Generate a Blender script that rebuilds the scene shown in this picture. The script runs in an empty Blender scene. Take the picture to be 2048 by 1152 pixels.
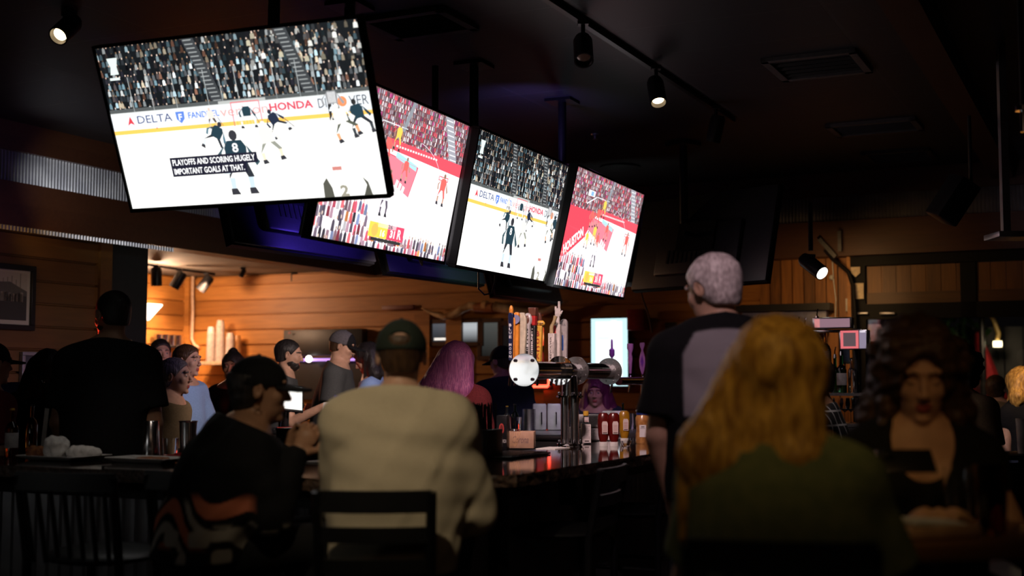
import bpy, bmesh, math, random
import numpy as np
from mathutils import Vector, Matrix, Euler
D = bpy.data
SC = bpy.context.scene
COL = SC.collection
PI = math.pi
rnd = random.Random(7)

# ------------------------------------------------------------------ camera
CAM_H, F_PX, PITCH = 1.45, 2500.0, 0.0733
cam_d = D.cameras.new('camera'); cam = D.objects.new('camera', cam_d); COL.objects.link(cam)
cam.location = (0, 0, CAM_H); cam.rotation_euler = (PI/2 + PITCH, 0, 0)
cam_d.sensor_width = 36; cam_d.lens = F_PX/2048*36
cam_d.clip_start = .05; cam_d.clip_end = 200
cam_d.dof.use_dof = True; cam_d.dof.focus_distance = 7.7; cam_d.dof.aperture_fstop = 1.5
SC.camera = cam
SC.view_settings.view_transform = 'Standard'; SC.view_settings.look = 'None'
SC.view_settings.gamma = 1; SC.view_settings.use_curve_mapping = False
SC.view_settings.exposure = 0.0
SC.cycles.use_denoising = True
SC.cycles.max_bounces = 6; SC.cycles.diffuse_bounces = 3; SC.cycles.glossy_bounces = 4
SC.cycles.sample_clamp_indirect = 3; SC.cycles.sample_clamp_direct = 0
SC.cycles.caustics_reflective = False; SC.cycles.caustics_refractive = False
# ------------------------------------------------------------------ world: a dark room at night
W = D.worlds.new('world'); SC.world = W; W.use_nodes = True
W.node_tree.nodes['Background'].inputs[0].default_value = (.25, .2, .22, 1)
W.node_tree.nodes['Background'].inputs[1].default_value = .006

# ------------------------------------------------------------------ places: pixel ray -> point of the room
def ray(px, py):
    c, s = math.cos(PITCH), math.sin(PITCH)
    u = (px-1024)/F_PX; v = (576-py)/F_PX
    return Vector((u, c - s*v, s + c*v))
EYE = Vector((0, 0, CAM_H))
def at(px, py, Y):
    d = ray(px, py); return EYE + d*(Y/d.y)
def atz(px, py, z):
    d = ray(px, py); return EYE + d*((z-CAM_H)/d.z)
TH = math.radians(64)
AX = Vector((math.cos(TH), math.sin(TH), 0)); BX = Vector((math.sin(TH), -math.cos(TH), 0))
ROOM_RZ = TH - PI/2                       # local x = BX, local y = AX
def R(b, a, z=0): return BX*b + AX*a + Vector((0, 0, z))
def room(v): return (v.dot(BX), v.dot(AX), v.z)
def on_a(px, py, a):
    d = ray(px, py); t = (a - EYE.dot(AX))/d.dot(AX); return room(EYE + d*t)
def on_b(px, py, b):
    d = ray(px, py); t = (b - EYE.dot(BX))/d.dot(BX); return room(EYE + d*t)

# ------------------------------------------------------------------ lights
def spot(name, loc, to, energy, color, cone=40, blend=.6, size=.05):
    l = D.lights.new(name, 'SPOT'); l.energy = energy; l.color = color
    l.spot_size = math.radians(cone); l.spot_blend = blend; l.shadow_soft_size = size
    o = D.objects.new(name, l); COL.objects.link(o); o.location = loc
    o.rotation_euler = (Vector(to)-Vector(loc)).to_track_quat('-Z', 'Y').to_euler(); return o
def area(name, loc, to, energy, color, sx=.5, sy=.5):
    l = D.lights.new(name, 'AREA'); l.energy = energy; l.color = color; l.shape = 'RECTANGLE'; l.size = sx; l.size_y = sy
    o = D.objects.new(name, l); COL.objects.link(o); o.location = loc
    o.rotation_euler = (Vector(to)-Vector(loc)).to_track_quat('-Z', 'Y').to_euler(); return o
def point(name, loc, energy, color, size=.05):
    l = D.lights.new(name, 'POINT'); l.energy = energy; l.color = color; l.shadow_soft_size = size
    o = D.objects.new(name, l); COL.objects.link(o); o.location = loc; return o
on_wall_glow = R(*on_b(312, 590, -10.84+.75))
# room lamps (seen fixtures are built further down) and added spots that have none
spot('lamp_over_patron', (-.8, 2.2, 3.4), (-.43, 4.25, 1.42), 105, (1, .80, .54), 29, 1.0)
spot('lamp_over_tables', (.1, 1.5, 3.4), (.64, 3.0, 1.6), 32, (1, .64, .2), 24, 1.0)
spot('lamp_right_tables', (1.15, 1.7, 2.7), (1.19, 3.55, 1.42), 10, (1, .55, .2), 26, 1.0)
spot('track_spot_bar', R(-2.0, 4.2, 3.3), R(-2.75, 6.4, 1.5), 440, (1, .70, .66), 34, .9, .12)
spot('polo_fill_spot', (.35, 2.9, 3.3), (.76, 4.65, 1.6), 78, (1, .72, .78), 29, 1.0)  # added unseen spot that brightens the polo back; not on the track
spot('nook_spot_a', R(-9.8, 11.8, 2.6), R(-10.84, 12.2, 1.95), 210, (1, .60, .36), 66, .9)
spot('nook_spot_b', R(-9.8, 11.5, 2.6), R(-10.35, 12.7, 1.6), 130, (1, .50, .24), 48, 1)
spot('wall_wash_right', R(-2.4, 11.2, 2.7), R(-1.6, 12.7, 1.8), 14, (1, .55, .2), 110, 1.0)
spot('board_wall_spot', at(1650, 540, 10.6), at(1618, 625, 12.3), 36, (1, .56, .22), 66, .9)
spot('door_tag_spot', at(1700, 590, 11.2), at(1714, 568, 12.2), 3.5, (1, .7, .4), 60, .9)  # added to light up the two door plates, no fixture of its own
spot('door_head_spot', at(1690, 575, 10.2), at(1800, 575, 12.0), 2.5, (1, .52, .18), 50, .9)
spot('left_wall_wash', R(-7.3, 6.3, 2.6), R(-8.1, 8.2, 2.1), 4, (1, .5, .13), 95, 1.0)
spot('left_strip_wash', R(-7.68, 7.4, 2.42), R(-7.87, 7.6, 2.66), 1.6, (1, .68, .35), 130, 1.0)
spot('led_blue_near', R(-3.95, 6.8, 2.35), R(-4.85, 6.8, 2.6), 50, (.12, .06, 1), 95, .9)
spot('led_lavender_near', R(-4.25, 7.75, 2.1), R(-4.85, 7.5, 2.35), 9, (.75, .5, 1), 60, .9)
spot('horn_spot', at(925, 560, 12.2), at(935, 625, 13.5), 5, (1, .7, .35), 40, .9)  # added to warm the horns; no lamp is built here
spot('left_bar_spot', (-1.3, 4.0, 3.2), (-1.75, 6.05, 1.15), 26, (1, .82, .68), 22, .9, .08)  # added above the left bar to bring out tins and napkins
spot('led_blue_far', R(-3.95, 8.3, 2.3), R(-4.85, 8.5, 2.6), 22, (.15, .08, 1), 95, .9)
spot('led_green', R(-4.1, 9.0, 2.05), R(-4.85, 9.1, 2.4), 14, (.35, 1, .65), 60, .8)
spot('led_lavender', R(-4.0, 8.6, 2.95), R(-4.85, 9.0, 2.2), 14, (.6, .35, 1), 60, .6)
spot('led_ceiling', (.15, 8.7, 3.0), (.1, 9.1, 3.5), 9, (.35, .25, 1), 125, .8)
spot('violet_staff', R(-3.2, 8.2, 3.3), R(-3.8, 7.0, 1.4), 60, (.85, .35, 1), 34, .8)
spot('violet_taps', R(-2.5, 7.7, 2.9), R(-3.2, 8.6, 1.6), 60, (.8, .4, 1), 40, .8, .1)
spot('far_bar_pink', R(-4.1, 7.2, 2.2), R(-6.0, 8.0, .95), 95, (1, .78, .7), 88, .6)  # added low between the television rows to light the far faces
spot('red_neon_left', (-3.1, 7.6, 1.5), (-2.16, 6.55, 1.78), 40, (1, .05, .02), 18, .6)
point('red_neon_bar', (-2.9, 6.9, 1.2), 1.6, (1, .05, .02), .08)
point('red_neon_far', R(-6.4, 8.6, 1.35), 3.0, (1, .06, .03), .08)
spot('liquor_light', R(-1.3, 8.2, 2.7), R(-1.0, 9.4, 1.5), 110, (1, .82, .85), 60, .8, .1)
spot('patio_lamp_light', at(1992, 670, 15.6), at(1960, 760, 16.9), 20, (1, .75, .45), 80, .8)
spot('patio_guests', at(2080, 640, 9.6), at(2036, 800, 10.2), 10, (1, .6, .3), 50, .8)
area('room_fill', (0, .3, 3.35), (0, 3.5, 1.2), 2.5, (1, .62, .4), 3, 1.5)
point('nook_lamp_glow', on_wall_glow, 95, (1, .60, .36), .1)

spot('violet_cables', R(-3.9, 7.2, 3.1), R(-3.8, 7.9, 2.5), 10, (.6, .3, 1), 60, .7)

spot('fascia_wash', R(-6.9, 6.2, 2.9), R(-7.9, 8.3, 3.15), 40, (.95, .97, 1), 44, .9)  # added grazing light for the left corrugated band, without a source
spot('fascia_wash_back', R(-1.0, 10.6, 2.9), R(.2, 12.48, 3.15), 2.5, (.8, .75, 1), 80, .9)  # likewise added, lifts the back corrugated band a little
spot('service_glow', R(-3.3, 7.5, 2.2), R(-3.75, 8.5, 1.15), 34, (.95, .96, .93), 50, .8)  # added to whiten the frosted bins, nothing hangs here
spot('bar_end_spot', at(1600, 560, 6.2), at(1672, 850, 6.6), 5, (1, .8, .75), 40, .8)  # unseen spot added for the plaid shirt alone

# ------------------------------------------------------------------ materials
def _n(nt, t, x=0, y=0, **kw):
    n = nt.nodes.new(t); n.location = (x, y)
    for k, v in kw.items(): setattr(n, k, v)
    return n
def pmat(name, col, rough=.6, metal=0., col2=None, scale=30., bump=0., stretch=(1, 1, 1), emis=None, estr=0., coat=0., trans=0., alpha=1., spec=.5, detail=3, sheen=0.):
    m = D.materials.new(name); m.use_nodes = True; nt = m.node_tree; b = nt.nodes['Principled BSDF']
    tc = _n(nt, 'ShaderNodeTexCoord'); mp = _n(nt, 'ShaderNodeMapping'); mp.inputs['Scale'].default_value = stretch
    no = _n(nt, 'ShaderNodeTexNoise'); no.inputs['Scale'].default_value = scale; no.inputs['Detail'].default_value = detail
    rp = _n(nt, 'ShaderNodeMix', data_type='RGBA')
    nt.links.new(tc.outputs['Object'], mp.inputs[0]); nt.links.new(mp.outputs[0], no.inputs['Vector'])
    c2 = col2 or tuple(c*.75 for c in col)
    rp.inputs['A'].default_value = (*col, 1); rp.inputs['B'].default_value = (*c2, 1)
    mr = _n(nt, 'ShaderNodeMapRange'); mr.inputs[1].default_value = .35; mr.inputs[2].default_value = .65
    nt.links.new(no.outputs['Fac'], mr.inputs[0]); nt.links.new(mr.outputs[0], rp.inputs['Factor'])
    nt.links.new(rp.outputs['Result'], b.inputs['Base Color'])
    b.inputs['Roughness'].default_value = rough; b.inputs['Metallic'].default_value = metal
    b.inputs['Specular IOR Level'].default_value = spec
    b.inputs['Coat Weight'].default_value = coat; b.inputs['Coat Roughness'].default_value = .06
    b.inputs['Transmission Weight'].default_value = trans; b.inputs['Alpha'].default_value = alpha
    b.inputs['Sheen Weight'].default_value = sheen
    if emis: b.inputs['Emission Color'].default_value = (*emis, 1); b.inputs['Emission Strength'].default_value = estr
    if bump:
        bp = _n(nt, 'ShaderNodeBump'); bp.inputs['Strength'].default_value = bump; bp.inputs['Distance'].default_value = .01
        nt.links.new(no.outputs['Fac'], bp.inputs['Height']); nt.links.new(bp.outputs[0], b.inputs['Normal'])
    return m
def wood(name, c1, c2, axis='x', pitch=.14, rough=.5, pitch_axis='z'):
    """boards along AXIS, each board (PITCH high along PITCH_AXIS) in a tone of its own"""
    m = D.materials.new(name); m.use_nodes = True; nt = m.node_tree; b = nt.nodes['Principled BSDF']; L = nt.links.new
    tc = _n(nt, 'ShaderNodeTexCoord'); sp = _n(nt, 'ShaderNodeSeparateXYZ'); L(tc.outputs['Object'], sp.inputs[0])
    dv = _n(nt, 'ShaderNodeMath', operation='DIVIDE'); dv.inputs[1].default_value = pitch; L(sp.outputs['XYZ'.index(pitch_axis.upper())], dv.inputs[0])
    fl = _n(nt, 'ShaderNodeMath', operation='FLOOR'); L(dv.outputs[0], fl.inputs[0])
    wn = _n(nt, 'ShaderNodeTexWhiteNoise', noise_dimensions='1D'); L(fl.outputs[0], wn.inputs['W'])
    mp = _n(nt, 'ShaderNodeMapping'); st = {'x': (1.2, 14, 14), 'y': (14, 1.2, 14), 'z': (14, 14, 1.2)}[axis]; mp.inputs['Scale'].default_value = st
    L(tc.outputs['Object'], mp.inputs[0])
    cb = _n(nt, 'ShaderNodeVectorMath', operation='ADD'); L(mp.outputs[0], cb.inputs[0]); L(wn.outputs['Color'], cb.inputs[1])
    no = _n(nt, 'ShaderNodeTexNoise'); no.inputs['Scale'].default_value = 2.2; no.inputs['Detail'].default_value = 6; no.inputs['Distortion'].default_value = .6
    L(cb.outputs[0], no.inputs['Vector'])
    ad = _n(nt, 'ShaderNodeMath', operation='ADD'); L(no.outputs['Fac'], ad.inputs[0])
    ms = _n(nt, 'ShaderNodeMath', operation='MULTIPLY_ADD'); ms.inputs[1].default_value = .5; ms.inputs[2].default_value = -.25; L(wn.outputs['Value'], ms.inputs[0]); L(ms.outputs[0], ad.inputs[1])
    rp = _n(nt, 'ShaderNodeMix', data_type='RGBA'); rp.inputs['A'].default_value = (*c1, 1); rp.inputs['B'].default_value = (*c2, 1); L(ad.outputs[0], rp.inputs['Factor'])
    L(rp.outputs['Result'], b.inputs['Base Color']); b.inputs['Roughness'].default_value = rough
    bp = _n(nt, 'ShaderNodeBump'); bp.inputs['Strength'].default_value = .15; bp.inputs['Distance'].default_value = .005; L(no.outputs['Fac'], bp.inputs['Height']); L(bp.outputs[0], b.inputs['Normal'])
    return m
def glass(name, col=(1, 1, 1), rough=.02):
    m = D.materials.new(name); m.use_nodes = True; nt = m.node_tree; b = nt.nodes['Principled BSDF']
    b.inputs['Base Color'].default_value = (*col, 1); b.inputs['Roughness'].default_value = rough; b.inputs['IOR'].default_value = 1.45
    b.inputs['Transmission Weight'].default_value = 1
    no = _n(nt, 'ShaderNodeTexNoise'); no.inputs['Scale'].default_value = 8; bp = _n(nt, 'ShaderNodeBump'); bp.inputs['Strength'].default_value = .03
    nt.links.new(no.outputs['Fac'], bp.inputs['Height']); nt.links.new(bp.outputs[0], b.inputs['Normal'])
    return m
def screen_mat(name, strength):
    m = D.materials.new(name); m.use_nodes = True; nt = m.node_tree; b = nt.nodes['Principled BSDF']
    at_ = _n(nt, 'ShaderNodeAttribute', attribute_name='Col')
    b.inputs['Base Color'].default_value = (.01, .01, .01, 1); b.inputs['Roughness'].default_value = .35
    nt.links.new(at_.outputs['Color'], b.inputs['Emission Color']); b.inputs['Emission Strength'].default_value = strength
    return m
def print_mat(name, rough=.6):
    """printed matter: the colours come from the mesh, a little fibre noise on top"""
    m = D.materials.new(name); m.use_nodes = True; nt = m.node_tree; b = nt.nodes['Principled BSDF']
    at_ = _n(nt, 'ShaderNodeAttribute', attribute_name='Col'); no = _n(nt, 'ShaderNodeTexNoise'); no.inputs['Scale'].default_value = 60
    mx = _n(nt, 'ShaderNodeMix', data_type='RGBA', blend_type='MULTIPLY'); mx.inputs['Factor'].default_value = .2
    nt.links.new(at_.outputs['Color'], mx.inputs['A']); nt.links.new(no.outputs['Color'], mx.inputs['B'])
    nt.links.new(mx.outputs['Result'], b.inputs['Base Color']); b.inputs['Roughness'].default_value = rough
    return m

# ------------------------------------------------------------------ objects
def tag(o, label=None, cat=None, group=None, kind=None):
    if label: o['label'] = label
    if cat: o['category'] = cat
    if group: o['group'] = group
    if kind: o['kind'] = kind
    return o
def thing(name, label, cat, loc=(0, 0, 0), rz=0, group=None):
    o = D.objects.new(name, None); COL.objects.link(o); o.empty_display_size = .1
    o.location = loc; o.rotation_euler = (0, 0, rz); return tag(o, label, cat, group)
def link(o, parent=None):
    COL.objects.link(o)
    if parent: o.parent = parent
    return o
def copy_tree(o, parent=None):
    c = o.copy(); COL.objects.link(c); c.parent = parent
    for ch in list(o.children): copy_tree(ch, c)
    return c
class MB:
    """collects shapes, builds ONE mesh object"""
    def __init__(s): s.bm = bmesh.new(); s.mi = 0
    def _paint(s, geom):
        for f in geom:
            if isinstance(f, bmesh.types.BMFace): f.material_index = s.mi
    def box(s, c, d, rot=None, bev=0.):
        g = bmesh.ops.create_cube(s.bm, size=1); vs = g['verts']
        M = Matrix.Translation(c) @ (rot.to_matrix().to_4x4() if rot else Matrix.Identity(4)) @ Matrix.Diagonal((*d, 1))
        bmesh.ops.transform(s.bm, matrix=M, verts=vs)
        fs = {f for v in vs for f in v.link_faces}; s._paint(fs)
        if bev:
            r = bmesh.ops.bevel(s.bm, geom=list({e for v in vs for e in v.link_edges}), offset=bev, segments=2, affect='EDGES', profile=.5)
            s._paint(r['faces'])
        return s
    def cyl(s, p0, p1, r0, r1=None, seg=20):
        r1 = r0 if r1 is None else r1; p0 = Vector(p0); p1 = Vector(p1); d = p1-p0
        q = d.to_track_quat('Z', 'Y').to_matrix()
        a = [s.bm.verts.new(p0 + q @ Vector((r0*math.cos(t), r0*math.sin(t), 0))) for t in (2*PI*i/seg for i in range(seg))]
        b = [s.bm.verts.new(p1 + q @ Vector((r1*math.cos(t), r1*math.sin(t), 0))) for t in (2*PI*i/seg for i in range(seg))]
        fs = [s.bm.faces.new((a[i], a[(i+1) % seg], b[(i+1) % seg], b[i])) for i in range(seg)]
        fs += [s.bm.faces.new(a[::-1]), s.bm.faces.new(b)]; s._paint(fs); return s
    def lathe(s, prof, c=(0, 0, 0), seg=24, sx=1, sy=1, M=None):
        rings = []
        for r, z in prof:
            if r < 1e-5: v = Vector((0, 0, z)); rings.append([s.bm.verts.new(Vector(c) + (M @ v if M else v))])
            else:
                ring = []
                for i in range(seg):
                    v = Vector((r*sx*math.cos(2*PI*i/seg), r*sy*math.sin(2*PI*i/seg), z)); ring.append(s.bm.verts.new(Vector(c) + (M @ v if M else v)))
                rings.append(ring)
        fs = []
        for p, q in zip(rings, rings[1:]):
            for i in range(seg):
                j = (i+1) % seg
                if len(p) == 1 and len(q) == 1: continue
                if len(p) == 1: fs.append(s.bm.faces.new((p[0], q[j], q[i])))
                elif len(q) == 1: fs.append(s.bm.faces.new((p[i], p[j], q[0])))
                else: fs.append(s.bm.faces.new((p[i], p[j], q[j], q[i])))
        s._paint(fs); return s
    def tube(s, pts, r, seg=10):
        pts = [Vector(p) for p in pts]; rs = r if isinstance(r, (list, tuple)) else [r]*len(pts); rings = []; up = Vector((0, 0, 1))
        n = None
        for i, p in enumerate(pts):
            t = (pts[min(i+1, len(pts)-1)]-pts[max(i-1, 0)]).normalized()
            if n is None: n = t.cross(up if abs(t.z) < .9 else Vector((1, 0, 0))).normalized()
            n = (n - t*n.dot(t)).normalized(); b = t.cross(n)
            rings.append([s.bm.verts.new(p + (n*math.cos(2*PI*k/seg)+b*math.sin(2*PI*k/seg))*rs[i]) for k in range(seg)])
        fs = []
        for p, q in zip(rings, rings[1:]):
            for k in range(seg): fs.append(s.bm.faces.new((p[k], p[(k+1) % seg], q[(k+1) % seg], q[k])))
        fs += [s.bm.faces.new(rings[0][::-1]), s.bm.faces.new(rings[-1])]; s._paint(fs); return s
    def prism(s, poly, z0, z1, M=None):
        """closed 2D outline extruded from z0 to z1"""
        M = M or Matrix.Identity(4)
        a = [s.bm.verts.new(M @ Vector((x, y, z0))) for x, y in poly]; b = [s.bm.verts.new(M @ Vector((x, y, z1))) for x, y in poly]; n = len(poly)
        fs = [s.bm.faces.new((a[i], a[(i+1) % n], b[(i+1) % n], b[i])) for i in range(n)]
        fs += [s.bm.faces.new(a[::-1]), s.bm.faces.new(b)]; s._paint(fs); return s
    def ball(s, c, r, u=16, v=10, rot=None):
        r = (r, r, r) if isinstance(r, (int, float)) else r
        g = bmesh.ops.create_uvsphere(s.bm, u_segments=u, v_segments=v, radius=1)
        bmesh.ops.transform(s.bm, matrix=Matrix.Translation(c) @ (rot.to_matrix().to_4x4() if rot else Matrix.Identity(4)) @ Matrix.Diagonal((*r, 1)), verts=g['verts'])
        s._paint({f for w in g['verts'] for f in w.link_faces}); return s
    def build(s, name, mats, parent=None, loc=(0, 0, 0), rz=0, smooth=True, bevel=0.):
        bmesh.ops.recalc_face_normals(s.bm, faces=s.bm.faces)
        me = D.meshes.new(name); s.bm.to_mesh(me); s.bm.free()
        for m in (mats if isinstance(mats, (list, tuple)) else [mats]): me.materials.append(m)
        if smooth:
            me.shade_smooth(); me.set_sharp_from_angle(angle=math.radians(35))
        o = D.objects.new(name, me); link(o, parent)
        o.location = loc; o.rotation_euler = (0, 0, rz)
        if bevel:
            md = o.modifiers.new('bevel', 'BEVEL'); md.width = bevel; md.segments = 2; md.limit_method = 'ANGLE'
        return o

# ------------------------------------------------------------------ flat pictures and lettering (screens, labels, signs)
_txt = {}
def text_geo(s, bold=0.):
    k = (s, bold)
    if k not in _txt:
        cu = D.curves.new('t', 'FONT'); cu.body = s; cu.offset = bold; cu.resolution_u = 2; cu.align_x = 'LEFT'
        o = D.objects.new('t', cu); COL.objects.link(o); bpy.context.view_layer.update()
        me = D.meshes.new_from_object(o.evaluated_get(bpy.context.evaluated_depsgraph_get()))
        v = [(p.co.x, p.co.y) for p in me.vertices]; f = [list(p.vertices) for p in me.polygons]
        D.objects.remove(o); D.curves.remove(cu); D.meshes.remove(me)
        xs = [p[0] for p in v]; ys = [p[1] for p in v]
        x0, x1, y0, y1 = min(xs), max(xs), min(ys), max(ys)
        _txt[k] = ([((x-x0)/(x1-x0), (y-y0)/(y1-y0)) for x, y in v], f)
    return _txt[k]
class Canvas:
    """a picture made of coloured polygons lying in the x-z plane, seen from -y; built as one mesh"""
    def __init__(s): s.v = []; s.f = []; s.c = []; s.n = 0
    def poly(s, pts, col, lay=None):
        lay = s.n if lay is None else lay
        i = len(s.v); s.v += [(x, y, lay) for x, y in pts]; s.f.append(list(range(i, i+len(pts)))); s.c.append(col)
    def up(s): s.n += 1
    def rect(s, x0, y0, x1, y1, col): s.poly([(x0, y0), (x1, y0), (x1, y1), (x0, y1)], col)
    def line(s, p, q, w, col):
        dx, dy = q[0]-p[0], q[1]-p[1]; l = math.hypot(dx, dy) or 1; nx, ny = -dy/l*w/2, dx/l*w/2
        s.poly([(p[0]-nx, p[1]-ny), (q[0]-nx, q[1]-ny), (q[0]+nx, q[1]+ny), (p[0]+nx, p[1]+ny)], col)
    def disc(s, x, y, rx, ry, col, n=10, a0=0, a1=2*PI): s.poly([(x+rx*math.cos(a0+(a1-a0)*i/n), y+ry*math.sin(a0+(a1-a0)*i/n)) for i in range(n)], col)
    def text(s, t, x0, y0, w, h, col, rot=0, bold=0., skew=0.):
        v, f = text_geo(t, bold); i = len(s.v); c, sn = math.cos(rot), math.sin(rot)
        for x, y in v:
            a, b = x*w + skew*y*h, y*h; s.v.append((x0+a*c-b*sn, y0+a*sn+b*c, s.n))
        for p in f: s.f.append([i+q for q in p]); s.c.append(col)
    def build(s, name, mat, parent, scale=1., step=.0003, off=(0, 0, 0), rot=None, wrap=None):
        me = D.meshes.new(name); P = []
        for x, y, l in s.v:
            p = (x*scale, -l*step, y*scale)
            if wrap:
                t = p[0]/wrap; r = wrap - p[1]; p = (r*math.sin(t), -r*math.cos(t), p[2])
            P.append(p)
        me.from_pydata(P, [], s.f)
        ca = me.color_attributes.new('Col', 'FLOAT_COLOR', 'CORNER'); arr = []
        for p, c in zip(s.f, s.c): arr += [c[0], c[1], c[2], 1.]*len(p)
        ca.data.foreach_set('color', arr); me.materials.append(mat); me.update()
        o = D.objects.new(name, me); link(o, parent); o.location = off
        if rot: o.rotation_euler = rot
        return o
# ================================================================== materials of the place
M = {}
M['ceil'] = None
def ceiling_mat():
    m = D.materials.new('painted_ceiling_tile'); m.use_nodes = True; nt = m.node_tree; b = nt.nodes['Principled BSDF']; L = nt.links.new
    tc = _n(nt, 'ShaderNodeTexCoord'); br = _n(nt, 'ShaderNodeTexBrick'); br.offset = 0; br.squash = 1
    br.inputs['Scale'].default_value = 1; br.inputs['Brick Width'].default_value = 1.22; br.inputs['Row Height'].default_value = .61; br.inputs['Mortar Size'].default_value = .012
    br.inputs['Color1'].default_value = (.019, .021, .025, 1); br.inputs['Color2'].default_value = (.023, .025, .029, 1); br.inputs['Mortar'].default_value = (.035, .036, .04, 1)
    L(tc.outputs['Object'], br.inputs['Vector']); L(br.outputs['Color'], b.inputs['Base Color']); b.inputs['Roughness'].default_value = .5
    bp = _n(nt, 'ShaderNodeBump'); bp.inputs['Strength'].default_value = .4; bp.inputs['Distance'].default_value = .01; bp.invert = True
    L(br.outputs['Fac'], bp.inputs['Height']); L(bp.outputs[0], b.inputs['Normal']); return m
M['ceil'] = ceiling_mat()
M['lowceil'] = pmat('painted_low_ceiling', (.15, .13, .11), .7, scale=3)
M['floor'] = pmat('dark_concrete_floor', (.035, .03, .028), .35, scale=4, bump=.1)
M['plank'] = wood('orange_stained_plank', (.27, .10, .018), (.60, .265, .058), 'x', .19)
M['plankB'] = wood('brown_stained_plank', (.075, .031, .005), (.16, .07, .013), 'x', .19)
M['beam'] = wood('red_brown_timber', (.055, .018, .007), (.1, .036, .014), 'x', .5)
M['barn'] = wood('mixed_barn_board', (.05, .018, .004), (.5, .2, .045), 'z', .115, pitch_axis='x')
M['black'] = pmat('black_paint', (.012, .012, .013), .45, scale=20)
M['blackmetal'] = pmat('black_metal', (.015, .015, .017), .35, metal=.3, scale=40)
M['plastic'] = pmat('black_plastic', (.012, .012, .014), .3, scale=60)
M['galv'] = pmat('galvanized_metal', (.42, .42, .44), .38, metal=.85, scale=5, col2=(.3, .3, .33))
M['steel'] = pmat('stainless_steel', (.75, .75, .77), .12, metal=1, scale=3)
M['brushed'] = pmat('brushed_steel', (.55, .55, .57), .28, metal=1, scale=20, stretch=(1, 1, 10))
M['chrome'] = pmat('polished_chrome', (.85, .85, .88), .05, metal=1, scale=2)
M['paper'] = pmat('white_paper', (.75, .73, .7), .8, scale=30, bump=.05)
M['white'] = pmat('white_plastic', (.7, .68, .66), .4, scale=20)
M['glass'] = glass('clear_glass')
M['print'] = print_mat('printed_picture')

# ================================================================== the room shell
ZC, ZL = 3.5, 2.77               # raised ceiling, lower ceiling
B_L, A_B = -7.89, 12.48          # left and back fascia of the raised ceiling
B_W, A_W = -8.1, 12.7            # left wall, back wall
B_R = 7.5
def room_box(name, b0, b1, a0, a1, z0, z1, mat, kind='structure', parent=None, bev=0.):
    c = R((b0+b1)/2, (a0+a1)/2, (z0+z1)/2)
    o = MB().box((0, 0, 0), (b1-b0, a1-a0, z1-z0), bev=bev).build(name, mat, parent, c, ROOM_RZ, smooth=bool(bev))
    if kind: o['kind'] = kind
    return o
room_box('floor', -14, B_R+1, -5, 22, -.1, 0, M['floor'])
cl = room_box('ceiling', B_L, B_R, -5, A_B, ZC, ZC+.1, M['ceil'])
lc = MB(); 
for b0, b1, a0, a1 in ((-14, B_L-.001, -5, 14.2), (B_L-.001, B_R, A_B+.001, 14.2)):
    lc.box((((b0+b1)/2), (a0+a1)/2, ZL+.06), (b1-b0, a1-a0, .1))
o = lc.build('ceiling', M['lowceil'], None, (0, 0, 0), ROOM_RZ, smooth=False); o['kind'] = 'structure'
def laps(name, length, z0, z1, pitch, mat, loc, rz, thick=.02, back=.06):
    """lapped horizontal boards in one mesh, local x along the wall, face towards -y"""
    mb = MB(); z = z0; prof = [(back, z0)]
    while z < z1-1e-3:
        t = min(z+pitch, z1); prof += [(-thick, z), (-thick, t-.022), (thick*.6, t-.012), (thick*.6, t)]; z = t
    prof.append((back, z1))
    bm = mb.bm; n = len(prof)
    a = [bm.verts.new((0, y, z)) for y, z in prof]; b = [bm.verts.new((length, y, z)) for y, z in prof]
    for i in range(n): bm.faces.new((a[i], a[(i+1) % n], b[(i+1) % n], b[i]))
    bm.faces.new(a[::-1]); bm.faces.new(b)
    o = mb.build(name, mat, None, loc, rz, smooth=False); o['kind'] = 'structure'; return o
b_cor = on_a(378, 640, A_W)[0]                       # corner of the lit nook
b_barn = on_a(1520, 580, A_W)[0]; b_door = on_a(1712, 600, A_W)[0]
laps('wall_back', b_barn-b_cor, 0, ZL, .19, M['plank'], R(b_cor, A_W), ROOM_RZ)
laps('wall_nook', 4.6, 0, ZL, .19, M['plank'], R(b_cor, A_W-4.6), ROOM_RZ+PI/2)
a_end = on_b(213, 600, B_W)[1]; a_post = on_b(291, 600, B_W)[1]
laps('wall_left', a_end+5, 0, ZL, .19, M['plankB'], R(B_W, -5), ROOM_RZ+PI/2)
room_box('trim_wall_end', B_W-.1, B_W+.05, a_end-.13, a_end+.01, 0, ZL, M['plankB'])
room_box('wall_post', B_W-.55, B_W+.02, a_end+.02, a_post, 0, ZL, M['black'])
# corner trims of the nook
room_box('trim_nook', b_cor-.01, b_cor+.09, A_W-.12, A_W-.02, 0, ZL, M['plank'])
# barn-board panel beside the overhead door
bb = MB(); x = 0; rr = random.Random(3)
while x < b_door-b_barn:
    w = .105; j = rr.uniform(-.012, .012); bb.box((x+w/2, j, 0.35+1.2), (w, .04, 2.44)); x += .115
o = bb.build('wall_boards', M['barn'], None, R(b_barn, A_W), ROOM_RZ, smooth=False); o['kind'] = 'structure'
room_box('wall_backing', b_barn, b_door, A_W+.03, A_W+.12, 0, ZL, M['black'])
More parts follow.
